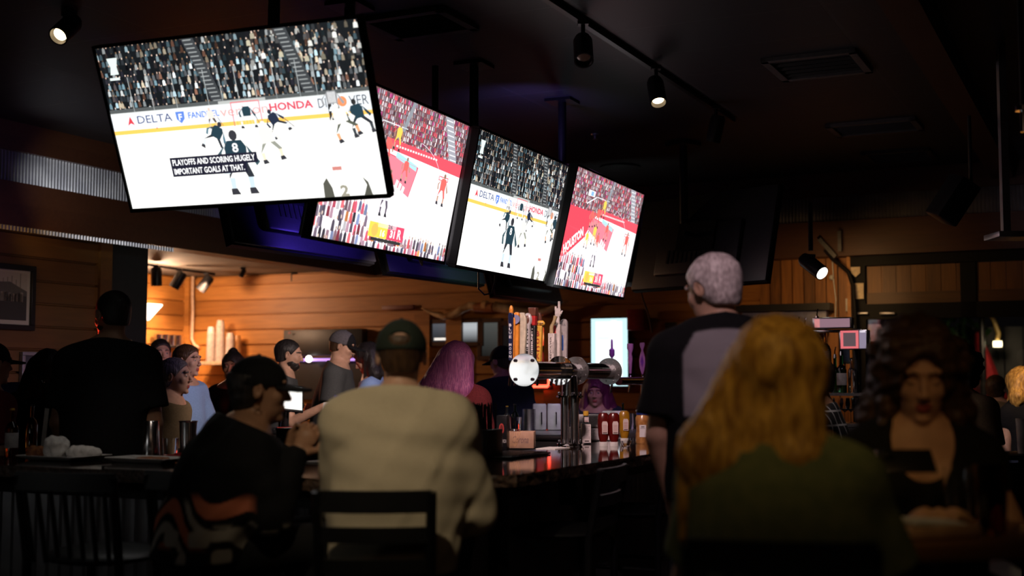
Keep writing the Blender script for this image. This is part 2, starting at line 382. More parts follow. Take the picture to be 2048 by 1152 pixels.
# fascias: timber, corrugated band, timber
def corr(name, length, z0, z1, loc, rz):
    mb = MB(); bm = mb.bm; n = int(length/.0068); a = []; b = []
    for i in range(n+1):
        x = i*length/n; y = -.0105*math.sin(x/.034*2*PI); a.append(bm.verts.new((x, y, z0))); b.append(bm.verts.new((x, y, z1)))
    for i in range(n): bm.faces.new((a[i], a[i+1], b[i+1], b[i]))
    o = mb.build(name, M['galv'], None, loc, rz); o['kind'] = 'structure'
    return o
for nm, b0, b1, a0, a1 in (('left', B_L-.2, B_L, -5, A_B+.2), ('back', B_L, B_R, A_B, A_B+.2)):
    room_box('trim_upper_beam_'+nm, b0, b1 if nm == 'back' else B_L+.03, a0 if nm == 'left' else a0-.03, a1, 3.27, ZC, M['beam'])
    room_box('trim_lower_beam_'+nm, b0, b1 if nm == 'back' else B_L+.03, a0 if nm == 'left' else a0-.03, a1, ZL-.1, 3.02, M['beam'])
corr('wall_corrugated_left', A_B+5, 3.02, 3.27, R(B_L-.02, -5), ROOM_RZ+PI/2)
corr('wall_corrugated_back', B_R-B_L, 3.02, 3.27, R(B_L, A_B+.02), ROOM_RZ)
corr('wall_corrugated_strip', 14.0, 2.632, 2.669, R(B_L+.01, -5), ROOM_RZ+PI/2)
# diagonal timber on the ceiling at the right
p = room(atz(1765, 0, 3.35)); q = room(atz(1975, 430, 3.2))
room_box('trim_ceiling_beam', p[0]-.02, p[0]+.17, -1, A_B-.05, 3.33, 3.5, M['beam'])
# walls out of frame close the room
room_box('wall_right', B_R, B_R+.1, -5, 14, 0, ZC, M['black'])
room_box('wall_rear', -14, B_R, -5.1, -5, 0, ZC, M['black'])
room_box('wall_far_left', -14.1, -14, -5, 14.2, 0, ZC, M['black'])
# ================================================================== televisions
TW, THT = 1.43, .804
M['scr'] = screen_mat('lit_screen', 1.25)
M['tvback'] = pmat('television_back', (.03, .03, .034), .4, scale=50); M['bezel'] = pmat('television_bezel', (.008, .008, .009), .6, spec=.15)
def crowd(C, x0, x1, y0, y1, dy, dx, pal, rng, dens=.85, sz=1., hb=.5):
    y = y1
    while y > y0:
        x = x0 + rng.uniform(0, dx)
        while x < x1:
            if rng.random() < dens:
                c = rng.choice(pal); k = rng.uniform(.3, 1.25); c = tuple(min(1.2, v*k) for v in c); w = dx*.62*sz; h = dy*1.05*sz
                l = C.n + rng.random()*.9; yy = y + rng.uniform(-.12, .12)*dy; xx = x+rng.uniform(-.2, .2)*dx
                C.poly([(xx-w*.5, yy-h*.6), (xx+w*.5, yy-h*.6), (xx+w*.42, yy+h*.02), (xx+w*.15, yy+h*.16), (xx-w*.15, yy+h*.16), (xx-w*.42, yy+h*.02)], c, l)
                C.poly([(xx+w*.2*math.cos(t), yy+h*.27+h*.14*math.sin(t)) for t in (0, 1.05, 2.1, 3.14, 4.2, 5.2)], rng.choice([(.75, .5, .38), (.3, .18, .1), (.9, .7, .58), (.1, .07, .05)]), l+.02)
            x += dx*rng.uniform(.75, 1.25)
        y -= dy
def player(C, x, y, s, top, leg, sock, ang=0, stance=.5, skin=(.7, .5, .4), num=None, arm=None, stick=True, helmet=None):
    """a skater or player about S tall, feet at (x, y)"""
    ca, sa = math.cos(ang), math.sin(ang)
    def T(u, v): return (x + (u*ca - v*sa)*s, y + (u*sa + v*ca)*s)
    def P(pts, c): C.poly([T(u, v) for u, v in pts], c)
    for d in (-1, 1):
        fx = d*stance*.28
        P([(d*.02, .52), (d*.17, .5), (fx+d*.06+.02, .27), (fx-.03, .27)], leg); P([(fx-.04, .27), (fx+.06, .27), (fx+.05, .1), (fx-.03, .1)], sock); P([(fx-.05, .1), (fx+.06, .1), (fx+.11, .0), (fx-.05, 0)], (.04, .04, .05))
    C.up()
    P([(-.17, .48), (.17, .48), (.2, .75), (.13, .86), (-.13, .86), (-.2, .75)], top)
    P([(-.2, .78), (-.14, .86), (-.3, .62), (-.26, .45), (-.34, .46), (-.37, .63)], arm or top); P([(.2, .78), (.14, .86), (.3, .64), (.4, .5), (.33, .44), (.24, .6)], arm or top)
    C.up(); C.disc(*T(0, .94), .075*s, .085*s, helmet or skin)
    if stick: C.line(T(.36, .48), T(.55, .02), .03*s, (.12, .1, .1))
    if num:
        C.up(); C.text(num, x-.055*s, y+.67*s, .11*s, .15*s, (.95, .95, .95), bold=.02)
def hockey(caption=True):
    C = Canvas(); r = random.Random(11)
    C.rect(0, 0, 16, 9, (1.1, 1.1, 1.06)); C.up()
    C.rect(0, 5.35, 16, 9, (.008, .01, .012)); C.up()
    blue = [(.5, .7, .78), (.8, .85, .85), (.1, .11, .12), (.05, .06, .07), (.18, .3, .36), (.3, .33, .34), (.06, .1, .12), (.02, .02, .03), (.03, .03, .04), (.65, .55, .4), (.25, .12, .08), (.12, .1, .1)]
    dim = [tuple(v*.45 for v in c) for c in blue]; crowd(C, 0, 16, 7.7, 8.9, .34, .29, dim, r, .8, 1.1); crowd(C, 0, 16, 5.5, 7.6, .34, .27, blue, r, .85, 1.1); crowd(C, 9.5, 16, 7.4, 8.8, .34, .4, [(.6, .55, .4), (.8, .8, .75), (.1, .1, .1)], r, .5, 1.1); C.up(); C.up()
    for (xa, xb) in ((5.5, 6.7), (11.1, 12.3)):
        C.poly([(xa, 9), (xa+.75, 9), (xb+.75, 5.45), (xb, 5.45)], (.05, .055, .06)); C.up()
        for k in range(16):
            t = k/16; x = xa+(xb-xa)*t; y = 9-3.5*t; C.rect(x+.1, y-.13, x+.62, y-.07, (.33, .35, .35))
        C.up()
    for x in (1.6, 2.9, 4.4, 6.4, 7.3, 8.3, 9.4, 10.6, 12.0, 13.0, 14.4):
        C.rect(x, 5.35, x+.04, 7.3, (.42, .45, .45))
    C.rect(0, 5.35, 16, 5.6, (.1, .11, .11)); C.up(); C.rect(7.0, 5.38, 9.9, 5.55, (.5, .52, .5)); C.rect(0, 5.34, 16, 5.4, (.7, .72, .7)); C.up()
    C.poly([(.6, 7.5), (1.15, 7.5), (1.1, 7.9), (1.25, 8.4), (.55, 8.4), (.7, 7.9)], (.75, .85, .82)); C.rect(.5, 7.2, 1.15, 7.34, (.75, .85, .82)); C.up()
    C.rect(0, 4.4, 16, 5.35, (.88, .92, .96)); C.up(); C.rect(0, 4.2, 16, 4.42, (1.1, .62, .12)); C.rect(0, 3.75, 16, 3.8, (.93, .9, .88)); C.up()
    C.poly([(1.0, 4.68), (1.22, 5.18), (1.45, 4.68), (1.22, 4.8)], (.75, .06, .08)); C.text('DELTA', 1.68, 4.74, 2.25, .42, (.05, .07, .2)); C.rect(2.8, 4.38, 2.86, 4.46, (.7, .1, .1))
    C.poly([(4.2, 5.2), (4.75, 5.2), (4.72, 4.8), (4.48, 4.56), (4.22, 4.8)], (.12, .25, .75)); C.text('FANDUEL', 4.98, 4.78, 1.95, .34, (.12, .25, .75), bold=.02); C.up()
    C.text('F', 4.36, 4.72, .22, .36, (.95, .95, 1), bold=.03)
    C.text('verizon', 7.0, 4.72, 2.95, .5, (.95, .45, .42)); C.text('HONDA', 10.05, 4.78, 2.6, .42, (.75, .08, .12), bold=.03)
    C.text('DISC', 12.95, 4.72, 1.15, .5, (.07, .08, .1)); C.disc(14.35, 4.97, .27, .27, (.95, .3, .12), 16); C.text('VER', 14.75, 4.72, 1.1, .5, (.07, .08, .1)); C.up()
    for a, b in (((7.75, 4.15), (7.75, 5.42)), ((7.75, 5.42), (9.47, 5.42)), ((9.47, 5.42), (9.47, 4.15))): C.line(a, b, .05, (.85, .15, .18))
    for k in range(8): C.line((7.85+k*.2, 4.2), (7.85+k*.2, 5.38), .012, (.8, .8, .82))
    C.up()
    dk, pad, wh = (.02, .05, .07), (.03, .035, .045), (.93, .9, .85)
    player(C, 8.62, 4.0, 1.35, dk, (.85, .86, .84), (.8, .82, .82), 0, 1.1, helmet=(.9, .9, .88)); C.up()
    player(C, 6.45, 4.15, 1.1, (.88, .78, .7), (.1, .07, .05), (.8, .6, .3), .1, .6, helmet=(.85, .6, .5)); C.up()
    player(C, 5.95, 2.92, 1.75, dk, pad, (.75, .82, .85), -.55, 1.1, helmet=(.04, .04, .05), arm=(.1, .2, .26)); C.up()
    player(C, 10.6, 3.5, 1.5, (.02, .03, .06), pad, (.75, .8, .9), .45, 1.2, helmet=(.03, .03, .05)); C.up()
    player(C, 9.75, 2.1, 2.2, (.85, .84, .78), (.32, .33, .28), (.9, .8, .6), .15, .9, helmet=(.9, .88, .82), stick=False); C.up()
    player(C, 13.8, 4.05, 1.75, (.35, .35, .36), (.03, .03, .03), (.03, .03, .03), 0, .5, helmet=(.02, .02, .02), stick=False); C.up()
    for k in range(5): C.rect(13.6+k*.09, 4.95, 13.64+k*.09, 5.5, (.9, .9, .9))
    player(C, 15.35, 3.15, 1.9, dk, pad, (.05, .06, .07), .2, 1., helmet=(.03, .03, .03), stick=False); C.up()
    player(C, 14.5, 3.0, 1.95, wh, (.1, .11, .08), (.85, .4, .2), .3, 1.1, helmet=(.9, .88, .85), stick=False); C.up()
    player(C, 7.5, .45, 3.45, dk, pad, (.62, .75, .82), 0, .6, stick=False, num='8', helmet=(.04, .04, .05), arm=(.05, .1, .12)); C.up()
    C.rect(6.5, 1.62, 6.9, 1.7, (.7, .82, .88)); C.up()
    C.poly([(12.35, 0), (12.4, .75), (12.65, 1.05), (12.9, .5), (12.95, 0)], (.1, .1, .08)); C.poly([(14.7, 0), (14.95, .55), (14.75, 1.0), (15.05, .7), (15.2, 0)], (.1, .1, .08))
    C.rect(13.1, 1.42, 13.65, 1.62, (.65, .25, .22)); C.text('McNABB', 13.0, .88, .95, .2, (.75, .75, .7)); C.text('2', 13.35, 0, .5, .62, (.35, .33, .26), bold=.04); C.up()
    if not caption: return C
    C.rect(3.22, 1.66, 8.0, 2.2, (.015, .015, .03)); C.rect(3.22, 2.15, 8.75, 2.72, (.015, .015, .03)); C.up()
    C.text('PLAYOFFS AND SCORING HUGELY', 3.35, 2.27, 5.25, .34, (1.1, 1.1, 1.1), bold=.02); C.text('IMPORTANT GOALS AT THAT.', 3.35, 1.77, 4.5, .34, (1.1, 1.1, 1.1), bold=.02); C.up()
    return C
def clipped(C, f):
    C.v = [(min(16, max(0, x)), min(9, max(0, y)), l) for x, y, l in C.v]; return C
def hoops():
    C = Canvas(); r = random.Random(5)
    C.rect(0, 0, 16, 9, (1.15, 1.06, 1.1)); C.up()
    C.rect(0, 5.9, 16, 9, (.2, .08, .1)); C.up()
    red = [(.95, .12, .16), (.9, .88, .9), (.45, .4, .45), (.85, .1, .14), (.6, .55, .6), (.12, .1, .12), (.95, .8, .82), (.6, .08, .3), (.3, .3, .36)]
    crowd(C, 0, 16, 6.1, 8.9, .3, .22, red, r, .95, 1.05); C.up(); C.up()
    C.poly([(12.6, 9), (13.7, 9), (15.2, 6.3), (14.1, 6.3)], (.4, .4, .45)); C.up()
    for k in range(9): C.rect(12.8+k*.17, 8.75-k*.29, 13.7+k*.17, 8.83-k*.29, (.8, .8, .82))
    C.poly([(8.3, 9), (8.7, 9), (7.9, 7.1), (7.5, 7.1)], (.3, .32, .36)); C.rect(5.2, 7.3, 8.2, 7.36, (.85, .85, .88)); C.line((5.2, 7.3), (3.4, 6.6), .12, (.85, .85, .9)); C.rect(3.3, 7.25, 4.8, 7.7, (.82, .84, .88)); C.up(); C.rect(3.9, 7.3, 4.4, 7.62, (.25, .5, .85))
    C.up(); C.poly([(6, 5.9), (16, 5.55), (16, 6.35), (6, 6.5)], (.92, .1, .14)); C.up(); [C.rect(7.2+k*.34, 6.1, 7.2+k*.34+.22, 6.22, (.98, .9, .9)) for k in range(16)]
    C.rect(13.2, 5.0, 14.5, 5.28, (.9, .12, .15)); C.up(); C.rect(13.27, 5.06, 14.43, 5.22, (1.1, 1.02, 1.05))
    C.poly([(0, 6.1), (6, 6.1), (4.3, 4.2), (0, 4.6)], (.9, .08, .12)); C.poly([(0, 4.6), (4.2, 4.5), (4.4, 4.1), (.9, 2.2), (0, 2.2)], (.9, .08, .12)); C.up()
    C.text('HOUSTON', .75, 2.35, 3.7, .8, (1, .98, 1), rot=.5, bold=.05)
    C.poly([(5.3, 5.7), (10.3, 5.3), (9.7, 3.4), (4.6, 4.7)], (.95, .25, .32)); C.up(); C.line((5.3, 5.7), (10.3, 5.3), .05, (.8, .05, .1)); C.line((10.3, 5.3), (9.7, 3.4), .05, (.8, .05, .1)); C.text('III', 7.8, 3.7, 1.2, .6, (1, .95, .97), rot=-.3, bold=.04)
    C.poly([(7.4, 5.85), (10.1, 5.4), (10.1, 5.05), (7.4, 5.5)], (.45, .8, .88)); C.up()
    for i in range(28):
        t0, t1 = -1.6+i*.105, -1.6+(i+1)*.105; C.line((9.2+4.4*math.cos(t0), 4.3+2.6*math.sin(t0)), (9.2+4.4*math.cos(t1), 4.3+2.6*math.sin(t1)), .04, (.95, .72, .8)); C.line((9.9+1.6*math.cos(t0), 4.3+.9*math.sin(t0)), (9.9+1.6*math.cos(t1), 4.3+.9*math.sin(t1)), .03, (.95, .75, .82))
    C.up()
    yl, rd = (1., .68, .12), (.93, .16, .14)
    for x, y, s, c in ((6.2, 5.0, 1.7, rd), (7.2, 5.9, 1.6, yl), (6.2, 3.6, 1.7, yl), (8.7, 4.2, 1.5, rd), (5.1, 4.9, 1.5, rd), (13.8, 3.45, 2.0, rd), (7.0, 3.2, 1.5, rd), (4.7, 3.2, 1.4, yl)):
        player(C, x, y, s, c, c, (.6, .35, .25), r.uniform(-.15, .15), .7, skin=(.35, .2, .14), stick=False, arm=(.5, .28, .2)); C.up()
    player(C, 7.0, 1.9, 2.0, (.85, .85, .9), (.12, .1, .14), (.12, .1, .14), 0, .6, stick=False); C.up()
    low = [(.9, .15, .18), (.5, .3, .38), (.25, .3, .5), (.12, .1, .14), (.85, .82, .86), (.6, .1, .16), (.95, .35, .12), (.3, .22, .3)]
    crowd(C, 0, 5.4, -.3, 2.3, .62, .4, low, r, .95, 1.35); C.up(); crowd(C, 5.4, 16, -.4, .8, .58, .38, low, r, .95, 1.35); C.up(); C.up()
    C.rect(5.8, 1.5, 10.0, 1.72, (.85, .84, .86)); C.rect(5.8, .62, 8.0, 1.5, (1., .72, .1)); C.rect(8.0, .62, 10.0, 1.5, (.85, .08, .16)); C.rect(6.8, 1.25, 9.0, 1.55, (.9, .88, .9)); C.rect(6.2, .42, 9.8, .6, (.04, .04, .04)); C.up()
    C.disc(6.5, 1.05, .38, .38, (.98, .55, .12), 14); C.text('26', 8.0, 1.28, .55, .24, (.15, .13, .15), bold=.03); C.text('16', 7.2, .72, .55, .42, (1, .95, .85), bold=.04); C.text('31', 8.35, .75, .6, .48, (1, .97, .97), bold=.05); C.text('R', 9.25, .75, .5, .6, (1, .9, .92), bold=.03); C.up()
    return C
HK, HK2, HP = clipped(hockey(), 0), clipped(hockey(False), 0), clipped(hoops(), 0)
M['scr_dim'] = screen_mat('dim_lit_screen', .16)
def tv(label, centre, yaw, tilt, pic=None, pole=True, group='wall-sized flat televisions hung over the bar', w=TW, h=THT, smat='scr'):
    """television hung from the ceiling: local x along the screen, front towards -y"""
    yaw = math.radians(yaw); tilt = math.radians(tilt)
    t = thing('television', label, 'television', centre, yaw, group)
    rot = (-tilt if False else tilt, 0, 0)
    # tilt: top edge leans towards the viewer
    e = Euler((tilt, 0, 0)); q = e.to_matrix()
    fr = MB(); bz = .014
    for x0, x1, z0, z1 in ((-w/2-bz, w/2+bz, -h/2-bz*1.4, -h/2), (-w/2-bz, w/2+bz, h/2, h/2+bz), (-w/2-bz, -w/2, -h/2, h/2), (w/2, w/2+bz, -h/2, h/2)):
        fr.box(((x0+x1)/2, .012, (z0+z1)/2), (x1-x0, .05, z1-z0))
    o = fr.build('bezel', M['bezel'], t, bevel=.002); o.rotation_euler = rot
    bk = MB().box((0, .045, 0), (w+.02, .03, h+.02), bev=.008); bk.box((0, .085, -h*.12), (w*.62, .06, h*.55), bev=.02)
    for k in range(-6, 7): bk.box((k*.05, .117, -h*.2), (.02, .004, .12))
    o = bk.build('back_panel', M['tvback'], t); o.rotation_euler = rot
    if pic:
        o = pic.build('screen', M[smat], t, w/16, .0001); o.location = q @ Vector((-w/2, -.004, -h/2)); o.rotation_euler = rot
    else:
        o = MB().box((0, 0, 0), (w, .006, h)).build('screen', M['plastic'], t, smooth=False); o.rotation_euler = rot
    mt = MB(); mt.box(q @ Vector((0, .13, 0)), (.4, .03, .25), rot=e); mt.cyl(q @ Vector((0, .13, 0)), (0, .3, .05), .02)
    o = mt.build('mount_bracket', M['blackmetal'], t)
    if pole:
        z1 = ZC - centre[2]; MB().cyl((0, .3, -.1), (0, .3, z1), .03).box((0, .3, z1-.01), (.2, .2, .02)).build('ceiling_pole', M['blackmetal'], t)
    return t
tv('large television at the left end of the bar, hockey with black caption boxes', (-1.299, 5.86, CAM_H+1.233), -21, 22.6, HK)
tv('television partly behind the large hockey screen, red basketball game', (-.614, 6.603, CAM_H+1.087), 66.6, 12, HP)
tv('narrow angled television between the two basketball screens, hockey game', (.027, 7.885, CAM_H+1.066), 66, 11, HK2)
tv('furthest lit television in the row, red basketball game', (.642, 8.939, CAM_H+1.03), 66, 12.8, HP)
# ================================================================== people: smooth bodies grown from distance fields
def _smin(a, b, k):
    h = np.clip(.5+.5*(b-a)/k, 0, 1); return b*(1-h)+a*h-k*h*(1-h)
class Field:
    def __init__(s, xs, ys, zs): s.ax = [np.asarray(a, np.float32) for a in (xs, ys, zs)]; s.F = np.full([len(a) for a in s.ax], .5, np.float32)
    def _sl(s, lo, hi):
        out = []
        for a, l, h in zip(s.ax, lo, hi):
            i, j = np.searchsorted(a, l), np.searchsorted(a, h); out.append(slice(max(0, i-1), min(len(a), j+1)))
        return tuple(out)
    def _xyz(s, sl): return s.ax[0][sl[0]][:, None, None], s.ax[1][sl[1]][None, :, None], s.ax[2][sl[2]][None, None, :]
    def _put(s, sl, d, k, op):
        f = s.F[sl]
        if op == 'add': s.F[sl] = _smin(f, d, k) if k else np.minimum(f, d)
        elif op == 'cut': s.F[sl] = -_smin(-f, d, k) if k else np.maximum(f, -d)
    def cap(s, a, b, ra, rb, k=.03, op='add', flat=None, m=.09):
        """tapered limb from a to b; flat=(axis vector, ratio) squashes it along that axis"""
        a, b = np.array(a, float), np.array(b, float); R_ = max(ra, rb)*(max(1, 1 if not flat else 1/min(1, flat[1])))+m
        sl = s._sl(np.minimum(a, b)-R_, np.maximum(a, b)+R_); X, Y, Z = s._xyz(sl); d = b-a; L2 = max(d@d, 1e-9)
        t = np.clip(((X-a[0])*d[0]+(Y-a[1])*d[1]+(Z-a[2])*d[2])/L2, 0, 1)
        px, py, pz = X-a[0]-t*d[0], Y-a[1]-t*d[1], Z-a[2]-t*d[2]
        if flat:
            n = np.array(flat[0], float); n /= np.linalg.norm(n); w = px*n[0]+py*n[1]+pz*n[2]; q = np.maximum(px*px+py*py+pz*pz-w*w, 0)+(w/flat[1])**2
            dist = np.sqrt(q) - (ra+(rb-ra)*t)
            dist = dist*np.where(dist < 0, min(1, flat[1]), 1)*min(1., max(flat[1], .6))
        else: dist = np.sqrt(px*px+py*py+pz*pz) - (ra+(rb-ra)*t)
        s._put(sl, dist.astype(np.float32), k, op)
    def ell(s, c, r, k=.02, op='add', rot=None, m=.07):
        c = np.array(c, float); r = np.array(r, float); R_ = r.max()+m
        sl = s._sl(c-R_, c+R_); X, Y, Z = s._xyz(sl); x, y, z = X-c[0], Y-c[1], Z-c[2]
        if rot is not None:
            q = np.array(rot.transposed()); x, y, z = (q[i][0]*x+q[i][1]*y+q[i][2]*z for i in range(3))
        k0 = np.sqrt((x/r[0])**2+(y/r[1])**2+(z/r[2])**2); k1 = np.sqrt((x/r[0]**2)**2+(y/r[1]**2)**2+(z/r[2]**2)**2)+1e-9
        s._put(sl, (k0*(k0-1)/k1).astype(np.float32), k, op)
    def plane(s, p, n, op='cut', k=.004, lo=None, hi=None):
        """cut away everything on the side the normal points to"""
        n = np.array(n, float); n /= np.linalg.norm(n); sl = s._sl(lo, hi) if lo is not None else (slice(None),)*3
        X, Y, Z = s._xyz(sl); d = -((X-p[0])*n[0]+(Y-p[1])*n[1]+(Z-p[2])*n[2]); s._put(sl, np.broadcast_to(d, s.F[sl].shape).astype(np.float32), k, 'cut')
    def wrinkle(s, amp, freq, seed, st=(1, 1, 1), n=7):
        r = np.random.RandomState(seed); X, Y, Z = s.ax[0][:, None, None], s.ax[1][None, :, None], s.ax[2][None, None, :]; acc = 0
        for i in range(n):
            v = r.randn(3)*freq*np.array(st); acc = acc + np.sin(X*v[0]+Y*v[1]+Z*v[2]+r.rand()*6.3+1.2*np.sin(X*v[1]*.6-Z*v[0]*.6))
        s.F = s.F + (amp*acc/n*1.8).astype(np.float32)
    def mesh(s):
        F = s.F; xs, ys, zs = s.ax; S = F < 0; n = S[:-1, :-1, :-1].astype(np.int8)*0
        for i in (0, 1):
            for j in (0, 1):
                for k in (0, 1): n += S[i:F.shape[0]-1+i, j:F.shape[1]-1+j, k:F.shape[2]-1+k]
        I, J, K = np.nonzero((n > 0) & (n < 8)); idx = np.full(n.shape, -1, np.int64); idx[I, J, K] = np.arange(len(I))
        cs = [(i, j, k) for i in (0, 1) for j in (0, 1) for k in (0, 1)]
        V = np.array([F[I+i, J+j, K+k] for i, j, k in cs]); P = np.array([[xs[I+i], ys[J+j], zs[K+k]] for i, j, k in cs])
        acc = np.zeros((3, len(I))); cnt = np.zeros(len(I))
        for a in range(8):
            for b in range(a+1, 8):
                if sum(abs(u-v) for u, v in zip(cs[a], cs[b])) != 1: continue
                cr = (V[a] < 0) != (V[b] < 0); t = np.where(cr, V[a]/np.where(cr, V[a]-V[b], 1), 0); acc += np.where(cr, P[a]+(P[b]-P[a])*t, 0); cnt += cr
        verts = (acc/np.maximum(cnt, 1)).T; Q = []
        for ax in range(3):
            u, v = (ax+1) % 3, (ax+2) % 3; A = np.moveaxis(S, (ax, u, v), (0, 1, 2)); ID = np.moveaxis(idx, (ax, u, v), (0, 1, 2))
            ch = A[:-1, 1:-1, 1:-1] != A[1:, 1:-1, 1:-1]; i, j, k = np.nonzero(ch); j += 1; k += 1
            q = np.stack([ID[i, j-1, k-1], ID[i, j, k-1], ID[i, j, k], ID[i, j-1, k]], 1); fl = ~A[i, j, k]; q[fl] = q[fl][:, ::-1]; Q.append(q[(q >= 0).all(1)])
        return verts, np.concatenate(Q)
def mesh_obj(name, verts, quads, mats, parent=None, mat_idx=None):
    me = D.meshes.new(name); me.vertices.add(len(verts)); me.vertices.foreach_set('co', verts.astype(np.float32).ravel())
    me.loops.add(len(quads)*4); me.loops.foreach_set('vertex_index', quads.astype(np.int32).ravel())
    me.polygons.add(len(quads)); me.polygons.foreach_set('loop_start', np.arange(len(quads), dtype=np.int32)*4)
    for m in mats: me.materials.append(m)
    if mat_idx is not None: me.polygons.foreach_set('material_index', mat_idx.astype(np.int32))
    me.update(calc_edges=True); me.validate(); me.shade_smooth()
    o = D.objects.new(name, me); link(o, parent); return o
def grid_axis(lo, hi, step, fine=()):
    """coordinates from lo to hi, finer inside the (lo, hi, step) ranges"""
    out = [lo]
    while out[-1] < hi:
        x = out[-1]; st = step
        for a, b, f in fine:
            if a-step < x < b: st = min(st, f)
        out.append(x+st)
    return out

def skin_mat(name, c, c2=None): return pmat(name, c, .5, col2=c2 or tuple(v*.82 for v in c), scale=18, bump=.02, spec=.35)
def hair_mat(name, c, c2, st=(40, 40, 3), rough=.45): return pmat(name, c, rough, col2=c2, scale=3, stretch=st, bump=.6, spec=.4)
def cloth(name, c, c2=None, scale=120., bump=.05, st=(1, 1, 1)): return pmat(name, c, .9, col2=c2, scale=scale, bump=bump, stretch=st, spec=.15)
M['skin_l'] = skin_mat('light_skin', (.62, .36, .25)); M['skin_t'] = skin_mat('tan_skin', (.42, .22, .13)); M['skin_d'] = skin_mat('brown_skin', (.22, .11, .06))
M['lip'] = skin_mat('lip_skin', (.45, .1, .09)); M['eye'] = pmat('eye', (.03, .02, .02), .1, scale=5); M['eyewhite'] = pmat('eye_white', (.6, .58, .55), .2, scale=5)
M['h_black'] = hair_mat('black_hair', (.010, .008, .008), (.03, .024, .022)); M['h_brown'] = hair_mat('brown_hair', (.04, .02, .01), (.09, .045, .02))
M['h_grey'] = hair_mat('silver_hair', (.85, .74, .74), (.42, .34, .34), (30, 12, 14)); M['h_dkgrey'] = hair_mat('dark_grey_hair', (.07, .06, .06), (.2, .17, .16))
M['h_blonde'] = hair_mat('blonde_hair', (.85, .5, .12), (.35, .17, .035), (22, 22, 4)); M['h_pink'] = hair_mat('pink_violet_hair', (.75, .24, .5), (.4, .1, .3), (50, 50, 2)); M['h_plum'] = hair_mat('plum_hair', (.22, .04, .12), (.1, .02, .06))
M['jeans'] = cloth('dark_jeans', (.03, .04, .07), (.05, .06, .09)); M['blackcloth'] = cloth('black_cloth', (.008, .008, .009), (.013, .013, .014)); M['shoe'] = pmat('dark_shoe', (.02, .018, .016), .4)

